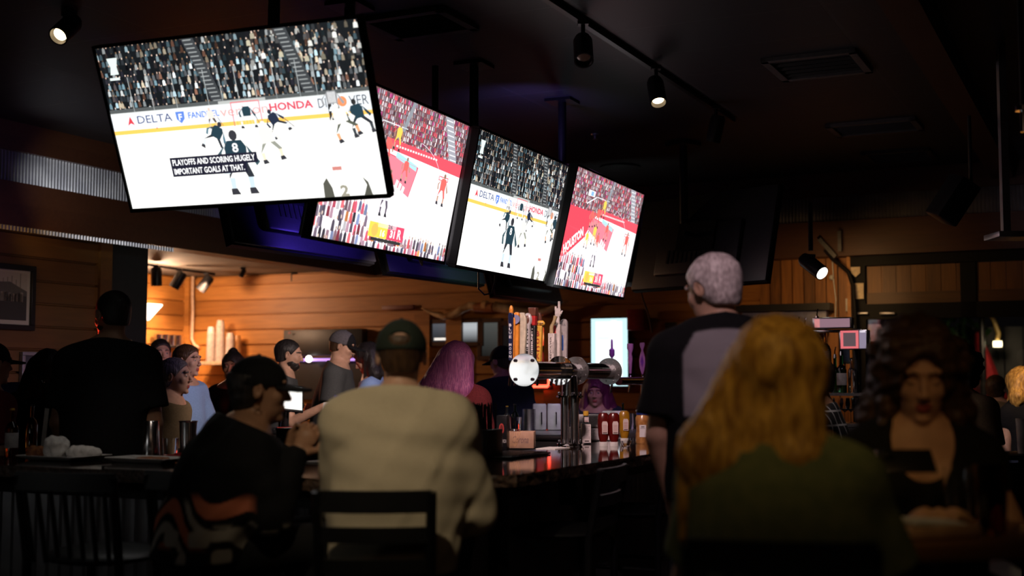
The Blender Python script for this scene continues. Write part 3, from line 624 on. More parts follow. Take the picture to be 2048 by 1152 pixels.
def dyed(name, c0, ca, cb=None):
    m = cloth(name, c0); nt = m.node_tree; b = nt.nodes['Principled BSDF']; L = nt.links.new; src = b.inputs['Base Color'].links[0].from_socket
    for at_n, c in (('dye_a', ca), ('dye_b', cb)):
        if c is None: continue
        a = _n(nt, 'ShaderNodeAttribute', attribute_name=at_n); mx = _n(nt, 'ShaderNodeMix', data_type='RGBA'); mx.inputs['B'].default_value = (*c, 1); L(a.outputs['Fac'], mx.inputs['Factor']); L(src, mx.inputs['A']); src = mx.outputs['Result']
    L(src, b.inputs['Base Color']); return m
def rotz(v, a): c, s = math.cos(a), math.sin(a); return np.array([v[0]*c-v[1]*s, v[0]*s+v[1]*c, v[2]])
def person(label, px, top, Y, face, seated=False, turn=0., nod=0., tiltx=0., s=1., girth=1., skin='skin_l', hair=('short', 'h_black'), cap_=None, shirt=None, lean=6., arms=None, hands=None,
           beard=None, fine=.0045, coarse=.011, female=False, extra=None, group=None, trousers='jeans', dx=0., seat=.77, lower=True, stool=None):
    """px, top: where the crown is seen; Y: distance; face: degrees clockwise from looking away (0 = back to us, 90 = to the right)"""
    ct = at(px, top, Y); h_top = ct.z; H = np.array([0., 0., h_top-.118*s])           # head centre, local frame at the ground under the head
    t = thing('person', label, 'person', (ct.x, ct.y, 0), -math.radians(face), group)
    hy = -math.radians(turn); hp = -math.radians(nod)
    HR = (Matrix.Rotation(hy, 3, 'Z') @ Matrix.Rotation(hp, 3, 'X') @ Matrix.Rotation(math.radians(tiltx), 3, 'Y')); HRn = np.array(HR)
    def hd(x, y, z): return H + HRn @ (np.array([x, y, z])*s)
    lr = math.radians(lean)
    NB = H + np.array([dx/s, -.03, -.165])*s                                                 # base of the neck
    back = np.array([0, -math.sin(lr), -math.cos(lr)])
    L = (.50 if seated else .53)*s
    HP = NB + back*L
    if seated and HP[2] < seat+.09: HP[2] = seat+.09
    hs = .085*s; HI = [HP+np.array([x, 0, -.02]) for x in (-hs, hs)]
    if seated:
        KN = [np.array([x*1.6, HP[1]+.43*s, HP[2]+.0]) for x in (-hs, hs)]; FT = [np.array([x*1.4, k[1]-.03, k[2]-.43*s]) for x, k in zip((-hs, hs), KN)]
    else:
        KN = [np.array([x*1.15, HP[1]+.03, HP[2]*.53]) for x in (-hs, hs)]; FT = [np.array([x*1.25, HP[1]-.01, .09]) for x in (-hs, hs)]
    sw = (.16 if female else .18)*s*(1+(girth-1)*.5); UP = -back
    SH = [NB + UP*-.07*s + np.array([x, 0, 0]) for x in (-sw, sw)]
    arms = arms or {}; EL, WR = [], []
    for i, sd in enumerate((-1, 1)):
        e, w = arms.get('LR'[i], ((.06*sd, -.02, -.28), (.04*sd, .1, -.24)))
        e = np.array(e, float)*s; w = np.array(w, float)*s; EL.append(SH[i]+e); WR.append(SH[i]+e+w)
    r_u, r_e, r_w = .052*s*girth, .042*s*girth**.5, .029*s
    if female: r_u *= .86; r_e *= .86
    # ---------------- grid
    pts = np.array([H, NB, HP, *SH, *EL, *WR, *HI] + ([*KN, *FT] if lower else [])); lo = pts.min(0)-.2*s; hi = pts.max(0)+.2*s; lo[2] = max(lo[2], -.0); hi[2] = h_top+.03
    fx = [(-.1*s, .1*s, fine)]; fy = [(H[1]-.13*s, H[1]+.14*s, fine)]; fz = [(H[2]-.14*s, h_top+.02, fine)]
    hands = hands or {}
    if hands:
        for i, sd in enumerate('LR'):
            if sd in hands:
                w = WR[i]; fx.append((w[0]-.13, w[0]+.13, fine)); fy.append((w[1]-.13, w[1]+.17, fine)); fz.append((w[2]-.13, w[2]+.13, fine))
    G = Field(grid_axis(lo[0], hi[0], coarse, fx), grid_axis(lo[1], hi[1], coarse, fy), grid_axis(lo[2], hi[2], coarse, fz))
    # ---------------- trunk, limbs
    def trunk(G, o, k=.05):
        g = girth; f = (0, 1, 0); wst = .9 if female else 1.; P = lambda q: NB + (HP-NB)*q
        G.cap(P(1.0)+np.array([0, 0, .02]), P(.8), .158*s*g+o, .15*s*g*wst+o, k, flat=(f, .72)); G.cap(P(.8), P(.5), .15*s*g*wst+o, .152*s*g*wst+o, k, flat=(f, .74 if g < 1.12 else .85))
        G.cap(P(.5), P(.22), .152*s*g*wst+o, .165*s*g**.5+o, k, flat=(f, .66)); G.cap(P(.25)*.5+P(.2)*.5, P(.13), .15*s+o, .11*s+o, k, flat=(f, .6))
        for i in (0, 1):
            G.cap(NB+np.array([0, 0, .01]), SH[i], .05*s+o, .058*s+o, .05)
            if female: G.ell(P(.32)+np.array([(-.075, .075)[i]*s, .085*s, 0]), (.062*s+o,)*3, .03)
    trunk(G, 0); 
    for i in (0, 1):
        G.cap(SH[i], EL[i], r_u, r_e, .035); G.cap(EL[i], WR[i], r_e*1.03, r_w, .012)
        if lower:
            G.cap(HI[i], KN[i], .085*s*girth**.5, .058*s, .04); G.cap(KN[i], FT[i], .055*s, .038*s, .02); G.cap(FT[i]+np.array([0, -.03, -.04]), FT[i]+np.array([0, .14, -.055]), .035, .03, .02)
    # ---------------- hands
    def hand(i, hdef):
        """hdef: (palm direction, palm normal, curl 0..1, thumb side)"""
        w = WR[i]; d = np.array(hdef[0], float); d /= np.linalg.norm(d); n = np.array(hdef[1], float); n -= d*(n@d); n /= np.linalg.norm(n); u = np.cross(d, n)*hdef[3]
        G.cap(w, w+d*.07*s, .026*s, .036*s, .012, flat=(n, .5)); curl = hdef[2]
        for q, (ln, off) in enumerate(((.07, .03), (.078, .011), (.073, -.009), (.058, -.028))):
            p = w+d*.085*s+u*off*s; a1 = curl*.9; q1 = p+(d*math.cos(a1)+n*math.sin(a1)+u*off*1.5)*ln*.5*s; a2 = curl*2.1+.15; q2 = q1+(d*math.cos(a2)+n*math.sin(a2))*ln*.5*s
            G.cap(p-d*.02*s, q1, .0095*s, .0088*s, .004, m=.03); G.cap(q1, q2, .0088*s, .0075*s, .003, m=.03)
        b0 = w+d*.025*s+u*.026*s; b1 = b0+(d*.6+u*.75+n*.25)*.04*s; b2 = b1+(d*.85+u*(.1-curl*.4)+n*(.2+curl*.4))*.033*s
        G.cap(b0, b1, .014*s, .0105*s, .008, m=.03); G.cap(b1, b2, .0105*s, .0085*s, .004, m=.03)
    for i, sd in enumerate('LR'):
        if sd in hands: hand(i, hands[sd])
        else:
            d = WR[i]-EL[i]; d = d/np.linalg.norm(d); G.cap(WR[i], WR[i]+d*.08*s, .028*s, .034*s, .012); G.cap(WR[i]+d*.07*s, WR[i]+d*.15*s, .03*s, .016*s, .02)
    # ---------------- head
    nk = .05*s*(1.08 if girth > 1.1 else (.84 if female else 1.)); G.cap(NB+np.array([0, 0, -.03]), hd(0, -.02, -.06), nk*1.12, nk, .03)
    jw = .92 if female else 1.
    G.ell(hd(0, -.014, .032), np.array((.076, .098, .086))*s, .02, rot=HR); G.ell(hd(0, .03, -.028), np.array((.061, .062, .082))*s, .025, rot=HR); G.ell(hd(0, .034, -.072), np.array((.046*jw, .045, .036))*s, .025, rot=HR)
    G.ell(hd(0, .074, -.1), np.array((.019, .016, .014))*s, .015, rot=HR)
    for x in (-1, 1): G.ell(hd(x*.036, .064, -.022), np.array((.024, .02, .024))*s, .015, rot=HR); G.ell(hd(x*.031, .102, .01), np.array((.017, .016, .013))*s, .012, 'cut', rot=HR)
    G.cap(hd(-.036, .083, .031), hd(.036, .083, .031), .012*s, .012*s, .012); 
    G.cap(hd(0, .09, .012), hd(0, .109, -.027), .0075*s, .0098*s, .009)
    for x in (-1, 1): G.ell(hd(x*.011, .1, -.031), np.array((.0075, .0105, .007))*s, .006, rot=HR); G.ell(hd(x*.031, .0785, .007), np.array((.0125,)*3)*s, .002, rot=HR)
    G.ell(hd(0, .0845, -.06), np.array((.023, .0115, .006))*s, .006, rot=HR); G.ell(hd(0, .0835, -.0705), np.array((.02, .0115, .007))*s, .005, rot=HR); G.cap(hd(-.024, .096, -.0652), hd(.024, .096, -.0652), .0022*s, .0022*s, .002, 'cut', m=.01)
    for x in (-1, 1):
        er = Matrix.Rotation(x*math.radians(-22), 3, 'Z') @ Matrix.Rotation(math.radians(-8), 3, 'X'); G.ell(hd(x*.08, -.006, -.002), np.array((.0075, .019, .031))*s, .006, rot=HR @ er); G.ell(hd(x*.087, -.002, .0), np.array((.004, .009, .016))*s, .003, 'cut', rot=HR @ er)
    v, q = G.mesh(); cen = (v[q].mean(1)-H) @ HRn/s; mi = np.zeros(len(q), int)
    for x in (-1, 1):
        e = ((cen[:, 0]-x*.031)**2+(cen[:, 2]-.007)**2 < .0095**2) & (cen[:, 1] > .07); mi[e] = 3; e &= (cen[:, 0]-x*.031)**2+(cen[:, 2]-.004)**2 < .0055**2; mi[e] = 2
        if nod > 8: mi[e] = 0
        lid = ((cen[:, 0]-x*.031)**2+(cen[:, 2]-.007)**2 < .0095**2) & (cen[:, 2] > .009+(-.006 if nod > 8 else 0)) & (cen[:, 1] > .07); mi[lid] = 0
        br = (abs(cen[:, 0]-x*.033) < .02) & (abs(cen[:, 2]-.032+abs(cen[:, 0]-x*.028)*.25) < .0045) & (cen[:, 1] > .05); mi[br] = 4
    mi[(abs(cen[:, 0]) < .022) & (cen[:, 2] < -.054) & (cen[:, 2] > -.079) & (cen[:, 1] > .088)] = 1
    mesh_obj('body', v, q, [M[skin], M['lip'], M['eye'], M['eyewhite'], M[hair[1]] if hair[1] else M['h_brown']], t, mi)
    # ---------------- hair
    def hgrid(pad=.06, low=.12, st=fine):
        c = H; return Field(*[np.arange(c[i]-(.13*s+pad), c[i]+(.13*s+pad) + (0 if i < 2 else -.0), st) if i < 2 else np.arange(c[2]-low-.02, h_top+.05+pad*.5, st) for i in range(3)])
    kind = hair[0]
    if kind in ('short', 'buzz', 'balding', 'swept'):
        o = {'short': .013, 'buzz': .004, 'balding': .006, 'swept': .012}[kind]*(.75 if kind == 'short' else 1); Fh = hgrid()
        Fh.ell(hd(0, -.016, .034), (np.array((.077, .1, .087))+o)*s, 0, rot=HR); Fh.ell(hd(0, -.05, -.03), (np.array((.058, .045, .06))+o)*s, .03, rot=HR)
        Fh.wrinkle(.0022 if kind != 'buzz' else .0006, 90 if kind != 'swept' else 60, 3, (1, .5, 1)); hb = .035 if kind != 'balding' else .07
        Fh.plane(hd(0, .062, .055) if kind != 'balding' else hd(0, .03, .08), HRn @ np.array([0, .8, -.55]), k=.008)
        Fh.plane(hd(0, 0, -.062 if kind != 'buzz' else -.045), HRn @ np.array([0, .25, -1]), k=.008)
        for x in (-1, 1): Fh.ell(hd(x*.09, .0, -.012), np.array((.03, .03, .036))*s, .004, 'cut', rot=HR)
        if cap_: Fh.plane(hd(0, 0, .05), HRn @ np.array([0, .1, 1]))
        v, q = Fh.mesh(); mesh_obj('hair', v, q, [M[hair[1]]], t)
    elif kind in ('long', 'curly', 'bun', 'wavy'):
        ln = hair[2] if len(hair) > 2 else .35; wide = hair[3] if len(hair) > 3 else 1.; Fh = hgrid(.1 if kind != 'curly' else .12, ln+.12, fine*1.25); o = .02 if kind in ('long', 'bun') else .035
        Fh.ell(hd(0, -.018, .034), (np.array((.078, .102, .088))+o)*s, 0, rot=HR)
        if kind != 'bun':
            bx = hair[4] if len(hair) > 4 else (0, 0)
            for x in (-.055, -.02, .02, .055):
                a = hd(x, -.05, .02); b = a+np.array([x*wide*.9+bx[0], -.035+bx[1], -ln*.55]); c = a+np.array([x*wide*1.1+bx[0]*1.7, -.03+bx[1], -ln]); Fh.cap(a, b, .062*s*wide**.5, .055*s*wide, .03); Fh.cap(b, c, .055*s*wide, .03*s*wide, .03)
            for x in (-1, 1): a = hd(x*.075, -.0, .0); Fh.cap(a, a+np.array([x*.02*wide+bx[0]*.6, .0, -ln*.6]), .032*s, .026*s*wide, .02)
        else: Fh.ell(hd(.01, -.03, .13), (.045*s,)*3, .02); Fh.ell(hd(0, -.06, -.02), (.06*s, .05*s, .06*s), .03)
        if kind == 'curly':
            r = random.Random(4)
            for _ in range(90):
                a, b = r.uniform(0, 2*PI), r.uniform(-.5, 1.3); rad = .1+.012*r.random(); p = hd(math.cos(a)*math.cos(b)*rad*1.05, -.02+math.sin(a)*math.cos(b)*rad*1.05, .04+math.sin(b)*rad)
                if (p-H) @ (HRn @ np.array([0, 1, -.9])) > .03: continue
                Fh.ell(p, (.024*s,)*3, .012)
            for _ in range(60):
                sg = r.choice((-1, 1)); p = hd(sg*r.uniform(.07, .1), r.uniform(-.1, .03), -r.uniform(0, ln*.8)); Fh.ell(p, (r.uniform(.016, .024)*s,)*3, .012)
            Fh.wrinkle(.006, 70, 5, (1, 1, 1))
        else: Fh.wrinkle(.0055 if kind == 'wavy' else .0035, 80, 8, (1, 1, .12 if kind == 'long' else .35), 9)
        Fh.ell(hd(0, .1 if kind != 'curly' else .115, -.03 if kind != 'curly' else -.012), np.array((.058, .085, .088 if kind != 'curly' else .098))*s, .015, 'cut', rot=HR); Fh.ell(hd(0, .09, -.13), np.array((.09, .08, .09))*s, .015, 'cut', rot=HR)
        v, q = Fh.mesh(); mesh_obj('hair', v, q, [M[hair[1]]], t)
    if beard:
        Fh = hgrid(.0, .13); Fh.ell(hd(0, .034, -.074), np.array((.056, .062, .05))*s, 0, rot=HR); Fh.ell(hd(0, .02, -.045), np.array((.07, .045, .05))*s, .02, rot=HR); Fh.wrinkle(.0025, 120, 4)
        Fh.plane(hd(0, .05, -.038), HRn @ np.array([0, -.35, 1]), k=.01); Fh.ell(hd(0, .1, -.064), np.array((.026, .02, .012))*s, .004, 'cut', rot=HR)
        Fh.cap(hd(-.022, .098, -.049), hd(.022, .098, -.049), .006*s, .006*s, .004); v, q = Fh.mesh(); mesh_obj('beard', v, q, [M[beard]], t)
    if cap_:
        cm, opening = cap_[0], cap_[1]; bc = cap_[2] if len(cap_) > 2 else cm; Fh = hgrid(.05, .0)
        Fh.ell(hd(0, -.012, .028), (np.array((.078, .1, .09))+.010)*s, 0, rot=HR); Fh.ell(hd(0, -.012, .128), (.007*s,)*3, .004); Fh.plane(hd(0, 0, .016), HRn @ np.array([0, .04, -1]), k=.004)
        if opening: Fh.ell(hd(0, -.13, .05), np.array((.04, .05, .024))*s, .004, 'cut', rot=HR)
        Fh.wrinkle(.0008, 60, 2); v, q = Fh.mesh(); cc = (v[q].mean(1)-H) @ HRn/s; ci = (cc[:, 1] > .045).astype(int)
        c = mesh_obj('cap', v, q, [M[cm], M[bc]], t, ci)
        Fb = Field(*[np.arange(H[i]-.24, H[i]+.24, .005) for i in (0, 1)], np.arange(H[2]-.1, H[2]+.14, .0035)); BRt = HR @ Matrix.Rotation(math.radians(-8), 3, 'X')
        Fb.ell(hd(0, .1, .024), np.array((.078, .092, .1))*s, 0, rot=BRt); tmp = Fb.F.copy(); c0 = hd(0, .1, .022); nn = np.array(BRt) @ np.array([0, 0, 1.])
        X, Y_, Z = Fb.ax[0][:, None, None], Fb.ax[1][None, :, None], Fb.ax[2][None, None, :]; xl = (X-c0[0])*HRn[0][0]+(Y_-c0[1])*HRn[1][0]+(Z-c0[2])*HRn[2][0]
        w = (X-c0[0])*nn[0]+(Y_-c0[1])*nn[1]+(Z-c0[2])*nn[2] + 3.2*xl*xl/s; Fb.F = np.maximum(tmp, abs(w)-.005).astype(np.float32); Fb.ell(hd(0, -.012, .028), (np.array((.078, .1, .09))+.005)*s, 0, 'cut', rot=HR)
        v, q = Fb.mesh(); mesh_obj('brim', v, q, [M[bc]], c)
        c.name = 'cap'
    # ---------------- shirt
    if shirt:
        mat, kind_s = shirt[0], shirt[1]; o = {'tee': .014, 'sweat': .026, 'top': .01, 'jacket': .03, 'polo': .016}[kind_s]; loose = {'tee': .018, 'sweat': .022, 'top': .004, 'jacket': .024, 'polo': .024}[kind_s]
        Fs = Field(*[np.arange(lo[i]-.03, hi[i]+.03, coarse*.72) for i in range(2)], np.arange(HP[2]-.18*s, NB[2]+.13*s, coarse*.72))
        hem = HP + np.array([0, 0, -.05*s]); HEMCAP = lambda: Fs.cap(hem, HP+UP*.2*s, .165*s*girth+o+loose*.6, .155*s*girth+o+loose, .05, flat=((0, 1, 0), .78))
        longs = kind_s in ('sweat', 'jacket')
        for i in (0, 1):
            if longs:
                cuff = WR[i]+(EL[i]-WR[i])*.04; Fs.cap(SH[i], EL[i], r_u+o+.008, r_e+o+.012, .07); Fs.cap(EL[i], cuff, r_e+o+.008, r_w+o*.5, .015)
            else:
                f = .72 if kind_s != 'top' else .25; e = SH[i]+(EL[i]-SH[i])*f; Fs.cap(SH[i], e, r_u+o+.004, r_u+o+loose*.8, .04)
                nrm = (e-SH[i]); 
                if f > .5: Fs.plane(e+nrm/np.linalg.norm(nrm)*.012, nrm, lo=e-.13, hi=e+.13+np.array([0, 0, 0]))
        trunk(Fs, o, .08 if longs else .06); HEMCAP()
        Fs.wrinkle({'tee': .0035, 'sweat': .0045, 'top': .002, 'jacket': .006, 'polo': .004}[kind_s], 17, int(px) % 97, (1, 1, .8), 8)
        if longs: Fs.wrinkle(.004, 30, 5, (1, 1, .9), 6)
        Fs.plane(hem, (0, 0, -1)); 
        if kind_s == 'top': Fs.ell(NB+np.array([0, .1, .0])*s, np.array((.085, .12, .12))*s, .01, 'cut'); Fs.cap(NB, NB+np.array([0, 0, .15]), .085*s, .09*s, .01, 'cut')
        elif kind_s == 'polo': Fs.cap(NB+np.array([0, -.008, -.02]), NB+np.array([0, -.004, .055])*s, nk*1.12+.024, nk+.016, .008); Fs.plane(NB+np.array([0, 0, .062*s]), (0, .35, 1)); Fs.cap(NB+np.array([0, .0, .035]), NB+np.array([0, 0, .2]), nk+.004, nk+.006, .003, 'cut')
        else: Fs.cap(NB+np.array([0, -.004, -.01]), NB+np.array([0, -.002, .02]), nk*1.15+.012+(.02 if kind_s == 'jacket' else 0), nk+.02, .015); Fs.plane(NB+np.array([0, 0, (.018 if kind_s == 'tee' else .032)*s]), (0, .45, 1)); Fs.cap(NB+np.array([0, .006, .01]), NB+np.array([0, .0, .2]), nk+.001, nk+.006, .003, 'cut')
        v, q = Fs.mesh(); so = mesh_obj('jacket' if kind_s == 'jacket' else 'shirt', v, q, [M[mat]], t)
        if len(shirt) > 2:
            for nm, w in zip(('dye_a', 'dye_b'), shirt[2](v-NB, s)): so.data.attributes.new(nm, 'FLOAT', 'POINT').data.foreach_set('value', w.astype(np.float32))
    # ---------------- trousers and shoes
    if lower and trousers:
        zl = min(FT[0][2], FT[1][2]); Ft = Field(*[np.arange(lo[i]-.02, hi[i]+.02, coarse) for i in range(2)], np.arange(max(.0, zl-.02), HP[2]+.12, coarse))
        Ft.cap(HP+np.array([0, 0, .05]), HP+np.array([0, 0, -.04]), .162*s*girth+.006, .165*s*girth, .05, flat=((0, 1, 0), .76))
        for i in (0, 1): Ft.cap(HI[i], KN[i], .098*s*girth**.5, .074*s, .04); Ft.cap(KN[i], FT[i]+np.array([0, 0, .02]), .072*s, .06*s, .02)
        Ft.wrinkle(.004, 25, 9); Ft.plane(HP+np.array([0, 0, .075]), (0, 0, 1)); Ft.plane(np.array([0, 0, zl+.0]), (0, 0, -1)); v, q = Ft.mesh(); mesh_obj('trousers', v, q, [M[trousers]], t)
        for i in (0, 1):
            mb = MB(); c = Vector(FT[i])+Vector((0, .05, -.05)); mb.ball(c, (.045, .14, .04)); mb.box(c+Vector((0, 0, -.03)), (.08, .26, .02), bev=.008); mb.build('shoe', M['shoe'], t)
    if stool:
        w = Matrix.Rotation(-math.radians(face), 3, 'Z') @ Vector((HP[0], HP[1]+.06, 0)) + Vector((ct.x, ct.y, 0)); zs = HP[2]-.12; st = thing('bar_stool', 'round black stool under '+stool, 'stool', w, 0, 'stools under seated guests')
        MB().lathe([(0, zs-.05), (.17, zs-.05), (.18, zs-.03), (.17, zs), (0, zs+.005)]).build('seat', M['blackcloth'], st); MB().cyl((0, 0, .02), (0, 0, zs-.05), .025).build('pedestal', M['shoe'], st); MB().lathe([(0, 0), (.2, 0), (.19, .015), (.04, .03), (0, .03)]).build('base', M['shoe'], st)
    if extra: extra(t, H, HRn, s, WR, NB, hd)
    return t
# ================================================================== the guests and the bar staff
M['oat'] = cloth('oatmeal_sweatshirt', (.62, .54, .39), (.55, .47, .33), 300, .08); M['olive'] = cloth('dark_green_cap', (.02, .028, .022), (.026, .034, .026))
M['heather'] = cloth('grey_violet_knit', (.3, .26, .33), (.25, .21, .27), 200); M['charcoal'] = cloth('charcoal_tee', (.075, .078, .08), (.06, .062, .065)); M['capgrey'] = cloth('grey_cap_cloth', (.12, .11, .12)); 
M['skyblue'] = cloth('light_blue_shirt', (.34, .5, .85), (.28, .43, .75)); M['maroon'] = cloth('maroon_shirt', (.2, .035, .04)); M['teal'] = cloth('dark_teal_shirt', (.03, .045, .06))
M['sage'] = cloth('sage_green_blouse', (.2, .23, .13), (.15, .19, .11), 30); M['brownshirt'] = cloth('grey_brown_shirt', (.22, .16, .09)); M['flame'] = cloth('flame_print', (.75, .22, .12)); M['cream'] = cloth('cream_print', (.5, .45, .38))
def plaid_mat():
    m = pmat('black_white_plaid', (.02, .02, .022), .9); nt = m.node_tree; b = nt.nodes['Principled BSDF']; L = nt.links.new; tc = _n(nt, 'ShaderNodeTexCoord'); last = None
    sp = _n(nt, 'ShaderNodeSeparateXYZ'); L(tc.outputs['Object'], sp.inputs[0])
    for ax in (0, 2):
        d = _n(nt, 'ShaderNodeMath', operation='MULTIPLY'); d.inputs[1].default_value = 14; L(sp.outputs[ax], d.inputs[0]); f = _n(nt, 'ShaderNodeMath', operation='FRACT'); L(d.outputs[0], f.inputs[0]); g = _n(nt, 'ShaderNodeMath', operation='LESS_THAN'); g.inputs[1].default_value = .13; L(f.outputs[0], g.inputs[0])
        if last: a = _n(nt, 'ShaderNodeMath', operation='MAXIMUM'); L(last.outputs[0], a.inputs[0]); L(g.outputs[0], a.inputs[1]); last = a
        else: last = g
    mx = _n(nt, 'ShaderNodeMix', data_type='RGBA'); mx.inputs['A'].default_value = (.02, .02, .022, 1); mx.inputs['B'].default_value = (.6, .6, .6, 1); L(last.outputs[0], mx.inputs['Factor']); L(mx.outputs['Result'], b.inputs['Base Color']); return m
M['plaid'] = plaid_mat(); M['gold'] = pmat('gold', (.9, .6, .2), .2, metal=1)
M['polo'] = dyed('black_polo_grey_back', (.008, .008, .009), (.27, .245, .265)); M['flamejacket'] = dyed('black_jacket_flame_print', (.008, .008, .009), (.5, .15, .08), (.32, .29, .25))
sm = lambda x, w=.008: np.clip(x/w+.5, 0, 1)
def polo_panels(c, s):
    x, y, z = c[:, 0]/s, c[:, 1]/s, c[:, 2]/s; return (sm(.02-y)*sm(.152-.55*np.maximum(z+.07, 0)-abs(x))*sm(.02-z-1.1*x*x)*sm(z+.285),)
def flame_print(c, s):
    x, y, z = c[:, 0]/s, c[:, 1]/s, c[:, 2]/s; w = np.sin(z*38+2.2*np.sin(x*18+y*14)+y*22); bk = sm(-.02-y, .03)
    a = bk*sm(-.2-z, .03)*sm(z+.37, .04)*sm(w-.45, .15); b = bk*sm(-.22-z, .03)*sm(z+.4, .04)*sm(-.72-w, .15); k = np.sin(x*50)*np.sin(z*50)*np.sin(y*40); f = sm(x-.12, .02)*sm(-.3-z, .02)*sm(z+.43, .02)*sm(k-.1, .1); return a, np.maximum(b, f)
def earring(t, H, HRn, s, WR, NB, hd):
    mb = MB(); p = hd(-.083 if False else .084, -.006, -.045); pts = [Vector(p)+Vector((0, .012*math.cos(a), -.012+.012*math.sin(a))) for a in np.linspace(0, 2*PI, 14)]; mb.tube(pts, .0018, 6); mb.build('earring', M['gold'], t)
person('broad man in an oatmeal sweatshirt and dark green cap seated with his back to us', 803, 645, 4.3, 6, seated=True, turn=-8, nod=6, girth=1.0, hair=('buzz', 'h_brown'), cap_=('olive', True), shirt=('oat', 'sweat'), lean=10,
       arms={'L': ((-.03, .1, -.27), (.06, .24, .02)), 'R': ((.075, .05, -.29), (-.1, .24, .03))}, fine=.004, coarse=.009)
person('woman in a black cap and black flame-print jacket seated in profile with raised hands', 521, 716, 4.62, 72, seated=True, turn=8, nod=3, skin='skin_t', female=True, hair=('short', 'h_black'), cap_=('blackcloth', False), shirt=('flamejacket', 'jacket', flame_print), lean=20,
       arms={'L': ((-.05, .08, -.2), (.12, .09, .2)), 'R': ((.05, .07, -.2), (-.06, .1, .2))}, hands={'L': ((.2, .45, .8), (.9, .2, -.2), .6, 1), 'R': ((-.05, .45, .85), (-.9, .2, -.2), .55, -1)}, extra=earring, trousers='blackcloth', girth=1.1, fine=.004, coarse=.009)
person('large man in a black t-shirt standing behind the bar, head turned left', 226, 584, 6.5, 4, turn=-50, nod=8, skin='skin_t', hair=('buzz', 'h_black'), beard='h_black', shirt=('blackcloth', 'tee'), girth=1.1, s=1.04, arms={'L': ((-.05, -.01, -.3), (.02, .1, -.22)), 'R': ((.05, -.01, -.3), (-.02, .1, -.22))})
person('tall silver-haired man standing in a black and grey polo shirt and jeans', 1425, 515, 4.65, 4, turn=-42, nod=14, skin='skin_l', hair=('swept', 'h_grey'), shirt=('polo', 'polo', polo_panels), girth=1.08, s=1.03, lean=1, dx=.035, arms={'L': ((-.05, -.02, -.29), (.06, .05, -.26)), 'R': ((.1, -.02, -.3), (-.02, .12, -.22))}, fine=.004, coarse=.009)
person('woman with long wavy blonde hair and a sage green blouse, back to us', 1560, 662, 3.0, 20, seated=True, turn=8, nod=4, female=True, hair=('wavy', 'h_blonde', .38, 1.2, (-.06, .0)), shirt=('sage', 'tee'), lean=10, girth=1.06, arms={'L': ((-.08, .1, -.26), (.06, .25, .0)), 'R': ((.1, .08, -.27), (-.04, .26, .0))}, fine=.005)
def phone(t, H, HRn, s, WR, NB, hd): pass
curly = person('woman with big curly brown hair in a black top looking down at her phone', 1836, 667, 3.6, 190, stool='the curly-haired woman', seated=True, turn=0, nod=15, female=True, hair=('curly', 'h_brown', .26), shirt=('blackcloth', 'top'), lean=8, s=1.04,
       arms={'L': ((-.09, .1, -.24), (.16, .19, .08)), 'R': ((.09, .1, -.24), (-.16, .19, .08))}, hands={'L': ((.5, .5, .5), (.5, .3, -.6), .6, 1), 'R': ((-.5, .5, .5), (-.5, .3, -.6), .6, -1)})
person('bearded man with cropped dark hair behind the till, looking down right', 578, 680, 9.75, 84, turn=0, nod=6, skin='skin_l', hair=('buzz', 'h_black'), beard='h_black', shirt=('charcoal', 'tee'), arms={'L': ((-.1, .1, -.26), (.1, .2, .06)), 'R': ((.08, .08, -.28), (.06, .24, .12))}, hands={'R': ((.1, .9, .1), (0, 0, -1), .5, 1)})
person('man in a grey trucker cap and charcoal t-shirt looking down to the right', 686, 663, 9.95, 92, turn=5, nod=16, hair=('buzz', 'h_brown'), cap_=('capgrey', False, 'blackcloth'), shirt=('charcoal', 'tee'), girth=1.15)
person('dark-haired woman in a pale blue top with head bowed, beside the capped man', 735, 690, 10.4, 268, turn=0, nod=26, female=True, hair=('long', 'h_black', .3), shirt=('skyblue', 'tee'), arms={'R': ((.03, .16, -.2), (0, .24, .03)), 'L': ((-.03, .16, -.2), (0, .24, .03))}, hands={'R': ((0, 1, .1), (-.8, 0, -.3), .5, -1), 'L': ((0, 1, .1), (.8, 0, -.3), .5, 1)})
person('woman with straight pink-violet hair and a maroon shirt, back to us', 915, 689, 7.9, 18, female=True, hair=('long', 'h_pink', .36, 1.25, (-.05, 0)), shirt=('maroon', 'tee'), s=.98, nod=6)
person('man in a black beanie-like cap and dark teal shirt near the neon window', 1003, 694, 10.0, -28, turn=-20, nod=10, hair=('buzz', 'h_black'), cap_=('blackcloth', False), shirt=('teal', 'tee'))
person('man with short salt-and-pepper hair and moustache, profile at the left', 352, 718, 8.5, 96, stool='the man with salt-and-pepper hair', seated=True, nod=0, skin='skin_l', hair=('short', 'h_dkgrey'), shirt=('brownshirt', 'tee'), s=1.02)
person('man in a light blue shirt behind the grey-haired man', 376, 691, 9.5, 108, seated=False, skin='skin_l', hair=('short', 'h_brown'), shirt=('skyblue', 'tee'), girth=1.15, arms={'L': ((-.1, .05, -.28), (.1, .2, .05))})
person('person with dark hair mostly hidden by the black t-shirt', 322, 680, 10.6, 150, seated=False, hair=('short', 'h_black'), shirt=('blackcloth', 'tee'))
person('woman with a hair bun in red light under the cup shelf', 466, 708, 10.8, 184, female=True, skin='skin_t', hair=('bun', 'h_black'), shirt=('blackcloth', 'tee'))
person('woman with dark hair held by a shiny clip at the far left', 97, 705, 7.6, -14, stool='the woman with the hair clip', seated=True, female=True, hair=('long', 'h_black', .34, 1.15), shirt=('blackcloth', 'jacket'), extra=lambda t, H, HRn, s, WR, NB, hd: MB().tube([hd(x, -.14-.02*math.cos(x*60), -.06+.012*math.sin(x*200)) for x in np.linspace(-.02, .03, 9)], .005, 6).build('hair_clip', M['chrome'], t))
